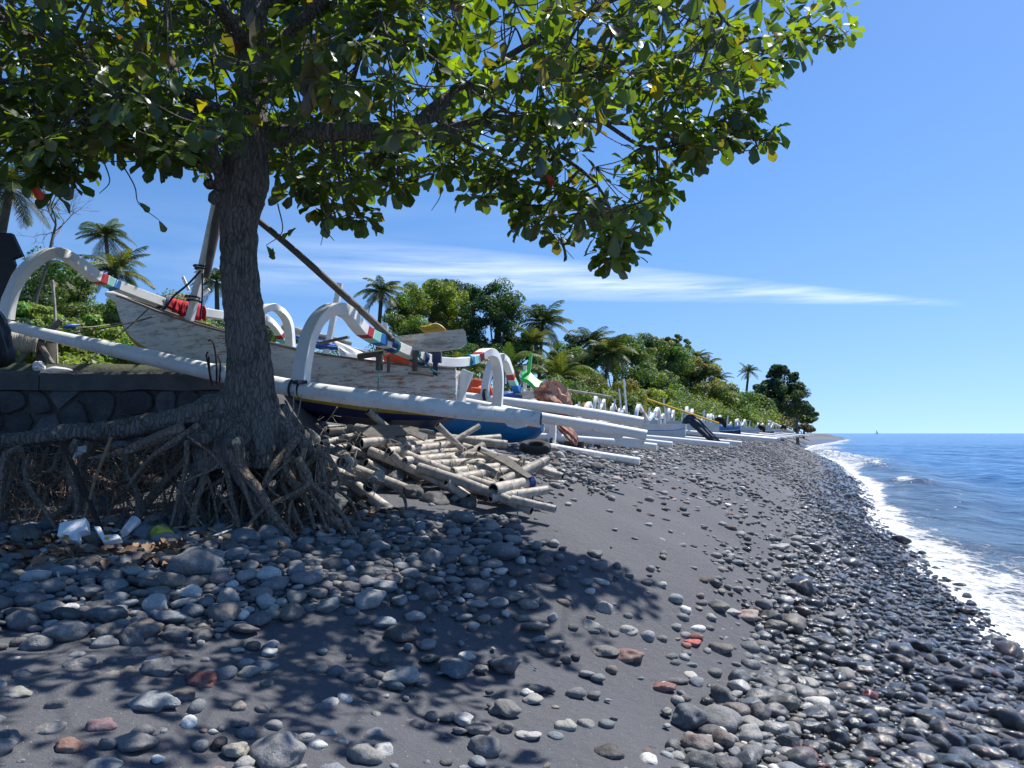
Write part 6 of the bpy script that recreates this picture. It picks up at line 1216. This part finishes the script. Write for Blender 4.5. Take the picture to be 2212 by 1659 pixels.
# stones picked out one by one: u, v centre, width, height, palette or colour, label
HS = [(600,1616,110,83,(.16,.16,.165),'big smooth grey oval stone at the bottom edge in full sun'),(327,1516,108,55,(.17,.19,.21),'blocky stone mottled pale blue and black in the left shade'),(433,1470,65,38,(.13,.035,.03),'dark red oval stone in the tree shade'),(337,1443,82,57,(.09,.095,.10),'grey triangular stone left of the red oval stone'),
(483,1453,47,40,(.14,.15,.16),'round grey stone touching the red oval stone'),(530,1432,40,24,(.22,.22,.21),'light flat stone above the round grey one'),(540,1450,50,30,(.20,.20,.19),'pale flat stone right of the red oval stone'),(167,1434,56,38,(.15,.145,.14),'rounded grey stone alone on shaded sand at the left'),(507,1619,58,40,(.22,.205,.17),'beige egg shaped stone at the bottom'),
(472,1606,34,28,(.045,.033,.03),'small dark brown stone touching the beige egg shaped one'),(212,1569,56,33,(.15,.09,.10),'dusky pink flat stone in the lower left shade'),(145,1611,56,38,(.17,.085,.06),'pitted reddish brown stone at the lower left'),(227,1606,42,42,(.10,.11,.12),'upright leaning grey stone near the lower left'),
(290,1603,85,48,(.13,.13,.13),'grey stone half white half dark near the lower left'),(342,1639,28,16,(.5,.49,.46),'small white pebble at the bottom left'),(220,1655,75,40,(.10,.12,.14),'blue grey stone cut by the bottom edge'),(37,1498,68,34,(.20,.20,.18),'pale wedge shaped stone at the left edge'),(0,1475,26,40,(.22,.22,.22),'pale round stone cut by the left edge'),
(582,1408,35,22,(.42,.41,.38),'white egg shaped pebble in dappled shade'),(485,1323,62,46,(.12,.105,.10),'large brownish round stone in the middle of the cobbles'),(313,1353,76,50,(.15,.125,.10),'large cracked brown grey cobble'),(230,1363,70,40,(.06,.062,.062),'dark oval cobble with a lit top'),(380,1369,65,40,(.10,.10,.10),'pitted black speckled cobble'),
(228,1326,85,48,(.075,.085,.095),'long slanting slate cobble'),(360,1333,76,34,(.105,.125,.145),'flat blue grey oval cobble'),(143,1326,68,38,(.038,.038,.04),'very dark flat cobble'),(40,1324,62,32,(.05,.045,.045),'dark brown oval cobble at the left edge'),(525,1358,62,25,(.07,.065,.075),'pitted purplish grey cobble'),(493,1180,50,32,(.08,.076,.07),'shiny dark stone just below the trunk roots'),
(433,1205,38,38,(.21,.23,.25),'light grey upright stone below the trunk'),(473,1249,38,36,(.22,.16,.15),'pink grey pointed stone'),(472,1216,26,20,(.40,.40,.38),'small round white stone below the shiny dark one'),(563,1280,50,28,(.17,.16,.15),'light brownish flat stone right of the pink one'),(685,1281,42,26,(.17,.14,.13),'pinkish flat stone at the right of the cobbles'),
(190,1246,48,32,(.075,.085,.095),'round slate stone in the upper cobbles'),(188,1276,54,34,(.09,.10,.115),'blocky blue grey stone in the upper cobbles'),(310,1256,70,34,(.035,.036,.038),'rough black stone in the upper cobbles'),(340,1276,46,26,(.11,.12,.12),'grey stone under the rough black one'),(278,1302,34,24,(.28,.28,.29),'pale squarish stone in the cobbles'),(415,1318,46,34,(.08,.10,.12),'smooth blue grey round cobble'),(442,1300,36,30,(.10,.12,.135),'blue grey cobble beside the smooth round one'),
(829,1266,58,40,(.22,.235,.235),'light grey faceted stone at the edge of the cobbles'),(894,1329,48,30,(.30,.30,.285),'pale triangular stone in dappled light'),(827,1344,48,27,(.17,.20,.22),'pale blue grey stone in the shade'),(869,1366,66,42,(.055,.045,.045),'dark brown rounded boulder in the dappled shade'),(920,1391,42,20,(.17,.17,.17),'half buried grey stone beside the dark brown boulder'),(867,1459,70,40,(.26,.26,.25),'large pale stone with dark cracks'),
(984,1441,80,40,(.085,.10,.12),'angular dark slate slab at the shadow edge'),(1090,1433,68,46,(.10,.10,.098),'large pitted round grey stone at the shadow edge'),(1004,1418,42,24,(.42,.41,.38),'white stone behind the angular slab'),(1040,1443,30,20,(.12,.115,.11),'small grey stone between slab and round stone'),(822,1423,42,32,(.045,.047,.052),'round black stone in the shade left of the pale cracked stone'),(800,1474,38,24,(.09,.085,.08),'dark brown grey stone left of the pale cracked stone'),
(1089,1528,62,40,(.11,.108,.105),'grey domed stone alone on the sunny sand'),(1000,1552,40,28,(.38,.38,.36),'white double lobed stone'),(1034,1576,58,28,(.15,.135,.13),'flat grey brown stone beside the double lobed one'),(992,1578,28,18,(.13,.13,.13),'small grey stone under the double lobed one'),(1137,1494,28,16,(.45,.45,.44),'white oval pebble on the sunny sand'),(1150,1510,40,20,(.24,.235,.22),'striped pale stone below the white oval pebble'),(1142,1588,56,24,(.30,.29,.28),'pale flat stone near the bottom middle'),(1095,1570,34,26,(.11,.105,.10),'brown grey round stone near the bottom middle'),
(1220,1567,44,32,(.24,.235,.21),'pale beige domed stone'),(1264,1566,40,26,(.17,.17,.165),'squarish grey stone right of the beige domed one'),(1317,1628,62,44,(.035,.033,.033),'rough black boulder near the bottom'),(787,1626,70,58,(.16,.16,.155),'large round pitted grey boulder at the bottom'),(735,1602,34,22,(.30,.29,.25),'pale flat stone left of the round pitted boulder'),(705,1586,32,20,(.32,.32,.30),'white stone up and left of the pitted boulder'),(660,1592,36,18,(.28,.28,.26),'pale elongated stone above the big oval stone'),
(1357,1416,62,42,(.16,.085,.075),'large reddish brown stone on the sunny sand'),(1306,1406,58,28,(.10,.098,.095),'flat brown grey stone left of the reddish brown one'),(1304,1309,42,38,(.22,.22,.205),'light grey pyramid shaped stone'),(1359,1362,44,28,(.28,.28,.255),'pale half buried slab'),(1274,1351,48,20,(.25,.25,.225),'pale long stone on two darker flat ones'),(1276,1362,38,14,(.12,.12,.12),'dark flat stone under the pale long one'),(1151,1351,58,28,(.11,.11,.11),'grey wedge stone at the shadow edge'),(1167,1380,28,14,(.22,.22,.21),'small flat light stone'),(1200,1389,40,18,(.16,.16,.155),'flat grey stone next to the small flat light one'),
(1187,1402,52,22,(.07,.055,.05),'dark rough reddish flat stone'),(1434,1482,52,26,(.17,.06,.052),'pitted red stone at the edge of the stony band'),(1137,1304,46,26,(.14,.14,.14),'grey half buried stone at the shadow edge'),(1101,1288,46,30,(.12,.115,.112),'grey brown stone above the half buried one'),(1031,1304,40,20,(.25,.25,.24),'pale oval stone in the row at the shadow edge'),(1075,1302,44,24,(.16,.165,.17),'speckled grey stone in the row'),(1287,1194,34,20,(.09,.09,.095),'dark shiny stone on the upper sand'),(1178,1209,38,28,(.07,.07,.07),'dark brown pointed stone'),
(1116,1236,36,24,(.05,.04,.045),'dark purple brown stone'),(1021,1233,40,28,(.05,.05,.055),'round dark pitted stone in the shade'),(937,1252,52,18,(.17,.17,.165),'long flat grey stone in the shade'),(1160,1368,1,1,(.2,.2,.2),''),(1730,1264,62,46,(.035,.034,.035),'big black boulder in the middle of the stony band'),(1945,1166,38,28,(.06,.05,.042),'brown boulder standing at the edge of the foam'),(1553,1308,46,32,(.09,.088,.085),'round grey boulder left of the speckled stones'),
(1668,1328,50,30,(.032,.032,.035),'black angular boulder in the stony band'),(1675,1351,54,30,(.075,.07,.068),'smooth dark brown grey boulder below the angular one'),(1618,1328,44,28,(.28,.20,.19),'speckled white and pink stone'),(1585,1322,34,16,(.30,.30,.30),'speckled white stone left of the pink one'),(1681,1181,46,16,(.30,.30,.30),'black and white mottled flat stone'),(1497,1388,38,17,(.36,.07,.06),'bright red stone on the sand'),(1558,1399,50,34,(.10,.085,.078),'large brown grey lumpy stone'),
(1881,1503,38,30,(.33,.07,.06),'bright red wet stone in the stony band'),(1695,1518,70,44,(.11,.108,.098),'large domed dry grey stone'),(1490,1546,66,64,(.075,.085,.10),'big blue black boulder half in the sand'),(1738,1389,56,32,(.075,.085,.095),'blue grey long wet stone'),(1778,1383,66,28,(.09,.088,.085),'long low brown grey stone'),(1968,1411,30,20,(.17,.06,.05),'small dark red wet stone'),(1985,1396,54,36,(.03,.032,.036),'shiny black angular wet stone'),(2031,1416,44,34,(.10,.07,.062),'wet brown stone near the foam'),
(2058,1476,66,40,(.10,.095,.11),'large wet stone glinting in the sun'),(2091,1319,48,28,(.06,.055,.05),'large wet dome stone at the foam edge'),(2165,1312,32,20,(.05,.048,.042),'round dark stone standing in the foam'),(2135,1320,26,12,(.06,.045,.04),'low stone in the foam beside the round one'),(2108,1452,62,40,(.05,.055,.06),'wet black rough stone right of the glinting one'),(1911,1599,50,34,(.10,.07,.062),'wet reddish grey stone near the bottom right'),(1866,1603,38,36,(.03,.032,.036),'round shiny black stone near the bottom right'),
(1815,1590,46,48,(.032,.034,.038),'shiny black upright stone'),(1758,1613,50,34,(.08,.08,.083),'speckled dark wet stone'),(1708,1600,56,40,(.08,.08,.083),'rough dark grey block near the bottom right'),(2058,1646,78,40,(.11,.12,.115),'long pale green grey wet slab at the bottom right'),(1758,1543,58,28,(.07,.075,.082),'long dark wet oval stone'),(1845,1563,46,36,(.07,.085,.11),'bluish wet round stone'),(1822,1429,60,28,(.13,.13,.135),'pale shining wet oval stone'),(1780,1432,0,0,(.1,.1,.1),''),(1858,1443,60,28,(.12,.105,.095),'brownish wet stone beside the pale shining one'),
(2010,1550,60,34,(.05,.058,.062),'dark teal grey wet stone'),(1835,1653,60,26,(.06,.075,.085),'blue grey wet stone at the bottom edge'),(1960,1650,70,34,(.04,.042,.048),'black granular wet stone at the bottom edge'),(2190,1622,50,50,(.04,.045,.052),'large black wet stone at the right bottom corner'),(2150,1380,40,22,(.08,.09,.10),'grey wet stone in the thin foam'),(1600,1135,0,0,(.1,.1,.1),''),(1580,1140,30,16,(.06,.055,.055),'brown grey boulder on the upper sand'),(1405,1112,22,12,(.06,.06,.065),'small dark block on the upper sand'),(1625,1065,18,10,(.05,.05,.055),'small black stone far up the beach'),(1280,1362,0,0,(.1,.1,.1),'')]
def stone_obj(x, y, z, rx, ry, rz, col, wet, seed, lb, grp, yaw, tilt, ang, sub):
    v, f = stone_shape(sub, seed, ang); cy, sy = math.cos(yaw), math.sin(yaw); v = v*np.array([rx, ry, rz])
    ct, st = math.cos(tilt), math.sin(tilt); v = v@np.array([[1, 0, 0], [0, ct, st], [0, -st, ct]]); v = v@np.array([[cy, sy, 0], [-sy, cy, 0], [0, 0, 1]])
    c = np.tile(np.array([*col, wet]), (len(v), 1)); o = npmesh('stone', v+np.array([x, y, z]), f, MAT['stone'], c, org=Vector((x, y, z))); tag(o, lb, 'stone', grp); return o
g = np.random.default_rng(1234); nst = 0
for u, v, w_, h_, col, lb in HS:
    if not lb: continue
    p = G(u, v+h_*.30); rx = w_/2*p.y/F; rz = max(h_*.5*p.y/F*.80, rx*.32); rz = min(rz, rx*.82); ry = rx*g.uniform(.75, .95)
    wet = wetness(float(shore(p.x, p.y)), p.y); ang = .75 if any(q in lb for q in ('angular', 'block', 'pyramid', 'facet', 'triang', 'square', 'upright', 'wedge')) else (-.34 if any(q in lb for q in ('smooth', 'oval', 'egg', 'round', 'domed', 'pebble')) else .12)
    stone_obj(p.x, p.y+ry*.15, p.z+rz*.55, rx, ry, rz, tuple(min(.7, q*1.3) for q in col), wet, nst, lb, 'stones that stand out on the beach', g.uniform(-.35, .35), g.uniform(-.2, .2), ang, 4 if w_ > 50 else 3); nst += 1
    put(p.x, p.y, rx)
def inpoly(u, v, poly):
    c = False; n = len(poly)
    for i in range(n):
        a, b = poly[i], poly[i-1]
        if (a[1] > v) != (b[1] > v) and u < (b[0]-a[0])*(v-a[1])/(b[1]-a[1])+a[0]: c = not c
    return c
PA = [(-600, 1120), (620, 1122), (760, 1108), (900, 1098), (1110, 1108), (1120, 1160), (1060, 1215), (1010, 1300), (900, 1290), (720, 1300), (540, 1345), (440, 1385), (250, 1385), (0, 1345), (-600, 1350)]
PB = [(1000, 1140), (1240, 1170), (1350, 1240), (1230, 1300), (1120, 1330), (900, 1340), (980, 1220)]
PE = [(1080, 950), (1300, 945), (1580, 952), (1560, 985), (1450, 1005), (1330, 1035), (1220, 1060), (1180, 1040), (1120, 990)]
PC = [(1400, 1950), (1470, 1600), (1590, 1450), (1640, 1300), (1700, 1200), (1720, 1100), (1690, 1040), (1600, 990), (1500, 965), (1620, 950), (1700, 943), (2700, 930), (2700, 1950)]
PD = [(1130, 1950), (1330, 1600), (1430, 1480), (1470, 1330), (1540, 1220), (1580, 1120), (1480, 1050), (1340, 1035), (1330, 1000), (1600, 950), (1760, 1040), (1700, 1500), (1500, 1950)]
def density(u, v, x, y, s):                      # share kept: (coverage, typical radius)
    nz = noise.noise(Vector((x*.8, y*.8, 3.1))); jt = 22*nz; u_, v_ = u+jt*1.6, v+jt
    if inpoly(u_, v_, PA): return 1, .058
    if inpoly(u_, v_, PC): return 1, .050-.006*float(S(5, 9, y))
    if inpoly(u_, v_, PE): return 1, .048
    if inpoly(u_, v_, PD): return .16+.25*max(0, nz)+.12*float(S(9, 14, y)), .045
    if inpoly(u_, v_, PB): return .16, .052
    if v < 1100 and y > 9: return .14+.3*max(0, nz), .045
    return .022+.10*max(0, nz-.05), .042
cand = []
def fill(n, rlo, rhi, gen, ksp, ub=(-380, 2560), vb=(943, 1900)):
    c = 0
    for _ in range(n):
        u = gen.uniform(*ub); v = vb[0]+(vb[1]-vb[0])*gen.random()**1.15
        b_ = (CY-v)/F; a_ = (u-CX)/F; dy = cp-b_*sp; dz = (sp+b_*cp)/dy; dx = a_/dy
        # quick ground hit through a per-direction search
        y = ghit(dx, dz)
        if y is None or y > 130: continue
        x = dx*y; s = float(np.interp(y, SHY, SHX)-x)
        if s < -.75: continue
        if s < .1 and gen.random() < .72: continue
        d, m = density(u, v, x, y, s)
        if gen.random() > (d if d > .9 else d*(.5 if rlo > .03 else .35)): continue
        if rlo > .07 and d < .9: continue
        r = m*.86*math.exp(gen.normal()*.60); r = min(max(r, rlo), rhi if d > .9 else min(rhi, .062)); r = max(r, 2.0*y/F)
        if r < rlo*.999 or not (rlo <= r): continue
        if not fits(x, y, r, ksp): continue
        put(x, y, r); cand.append((x, y, r, s, u, v)); c += 1
    return c
# table of ground heights for quick hits
GX = np.linspace(-14, 70, 841); GYl = np.geomspace(1.2, 140, 700); GZT = gz(*np.meshgrid(GX, GYl))
lgy = np.log(GYl)
def ghit(dx, dz):
    zs = CAMZ+dz*GYl; xs = dx*GYl; ix = np.clip(((xs+14)*10).astype(int), 0, 840); h = zs-GZT[np.arange(700), ix]-.02
    i = int(np.argmax(h < 0))
    if h[i] >= 0 or i == 0: return None
    return float(GYl[i-1]+(GYl[i]-GYl[i-1])*h[i-1]/(h[i-1]-h[i]+1e-9))
fill(5000, .075, .15, g, .80)
fill(30000, .04, .085, g, .76)
fill(52000, .016, .045, g, .74)
fill(30000, .010, .022, g, .72)
fill(26000, .02, .06, g, .74, (1380, 2300), (943, 1260))
fill(9000, .02, .05, g, .74, (1080, 1700), (940, 1060))
A = np.array(cand); pxs = A[:, 2]*F/A[:, 1]
vis = (A[:, 4] > 0) & (A[:, 4] < 2212) & (A[:, 5] < 1659)
order = np.argsort(-pxs*vis); single = set(order[:300-nst].tolist())
z0 = gz(A[:, 0], A[:, 1])
import re
ANC = []
for u, v, w_, h_, col, lb in HS:
    if lb.strip(): ANC.append((u, v, re.split(r' (?:in|at|near|with|on|of|touching|cut|above|below|beside|left|right|between|under|standing|alone|just|and|behind|up|half|among|glinting|to|middle) ', lb)[0]))
cnt = {}
for a_ in ANC: cnt[a_[2]] = cnt.get(a_[2], 0)+1
ANC = [a_ for a_ in ANC if cnt[a_[2]] == 1 and 3 <= len(a_[2].split()) <= 6]; USED = set()
def stone_label(head, u, v):
    o_ = sorted(ANC, key=lambda q: (q[0]-u)**2+((q[1]-v)*1.6)**2)
    for q in o_[:14]:
        du, dv = u-q[0], (v-q[1])*1.6
        rel = ('left of' if du < 0 else 'right of') if abs(du) > abs(dv)*1.2 else ('just behind' if dv < 0 else 'in front of')
        for far in ((''), ('some way ')):
            l = f'{head} {far}{rel} the {q[2]}'
            if l not in USED and len(l.split()) <= 16: USED.add(l); return l
    return head+' lying on the beach'
cols = g.choice(len(PALS), len(A), p=PW); cols = np.where((A[:, 2] > .075) & np.isin(cols, [8, 9, 10, 12]), 2, cols); rest = []
for i in range(len(A)):
    x, y, r, s, u, v = A[i]
    if s < 2.6 and cols[i] in (9, 12, 6) and g.random() < .7: cols[i] = 1
    if i in single:
        wet = wetness(s+g.normal()*.25, y); ang = .7 if g.random() < .28 else .1; fl = g.uniform(.42, .75)
        lb = stone_label(f"{'large ' if r > .085 else '' if r > .06 else 'small '}{'wet ' if wet > .6 else ''}{PN[cols[i]]} {'angular' if ang > .5 else 'flat' if fl < .55 else 'rounded'} stone", u, v)
        stone_obj(x, y, z0[i]+r*fl*.42, r*1.12, r*g.uniform(.72, .95), r*fl, np.array(PALS[cols[i]])*g.uniform(.65, 1.45), wet, 400+i, lb, 'loose stones on the dark beach', g.uniform(0, 6.3), g.uniform(-.25, .25), ang, 3)
    else: rest.append(i)
rest = np.array(rest); V = []; Fs = []; C_ = []; n0 = 0
px = pxs[rest]
for sub, msk in ((2, px > 5.5), (1, px <= 5.5)):
    idx = rest[msk]; var = g.integers(0, 12, len(idx))
    for k in range(12):
        I = idx[var == k]; K = len(I)
        if not K: continue
        T, Fq = SH[sub][k]; r = A[I, 2]; fl = g.uniform(.36, .72, K); sc3 = np.stack([r*g.uniform(1.0, 1.2, K), r*g.uniform(.68, .95, K), r*fl], 1)
        vv = T[None]*sc3[:, None]; ti = g.normal(size=K)*.16; ct, st = np.cos(ti)[:, None], np.sin(ti)[:, None]; y_ = vv[..., 1]*ct-vv[..., 2]*st; z_ = vv[..., 1]*st+vv[..., 2]*ct
        a = g.uniform(0, 6.3, K); ca_, sa = np.cos(a)[:, None], np.sin(a)[:, None]; X_ = vv[..., 0]*ca_-y_*sa; Y_ = vv[..., 0]*sa+y_*ca_
        o_ = np.stack([A[I, 0], A[I, 1], z0[I]+r*fl*.42], 1); vv = np.stack([X_, Y_, z_], -1)+o_[:, None]
        s = A[I, 3]+g.normal(size=K)*.3; wet = np.interp(s-wlim(A[I, 1]), [-1.1, -.5, .25], [1, .8, 0]); cc = np.array(PALS)[cols[I]]*g.uniform(.6, 1.5, (K, 1)); cc = np.concatenate([cc, wet[:, None]], 1)
        V.append(vv.reshape(-1, 3)); Fs.append((Fq[None]+(np.arange(K)*len(T))[:, None, None]).reshape(-1, 3)+n0); n0 += K*len(T); C_.append(np.repeat(cc, len(T), 0))
o = npmesh('pebbles', np.concatenate(V), np.concatenate(Fs), MAT['stone'], np.concatenate(C_)); tag(o, 'countless smaller grey pebbles and cobbles covering the dark beach', 'pebbles', kind='stuff')
print('stones', nst, len(A), len(rest))

# boulders under the bamboo pile
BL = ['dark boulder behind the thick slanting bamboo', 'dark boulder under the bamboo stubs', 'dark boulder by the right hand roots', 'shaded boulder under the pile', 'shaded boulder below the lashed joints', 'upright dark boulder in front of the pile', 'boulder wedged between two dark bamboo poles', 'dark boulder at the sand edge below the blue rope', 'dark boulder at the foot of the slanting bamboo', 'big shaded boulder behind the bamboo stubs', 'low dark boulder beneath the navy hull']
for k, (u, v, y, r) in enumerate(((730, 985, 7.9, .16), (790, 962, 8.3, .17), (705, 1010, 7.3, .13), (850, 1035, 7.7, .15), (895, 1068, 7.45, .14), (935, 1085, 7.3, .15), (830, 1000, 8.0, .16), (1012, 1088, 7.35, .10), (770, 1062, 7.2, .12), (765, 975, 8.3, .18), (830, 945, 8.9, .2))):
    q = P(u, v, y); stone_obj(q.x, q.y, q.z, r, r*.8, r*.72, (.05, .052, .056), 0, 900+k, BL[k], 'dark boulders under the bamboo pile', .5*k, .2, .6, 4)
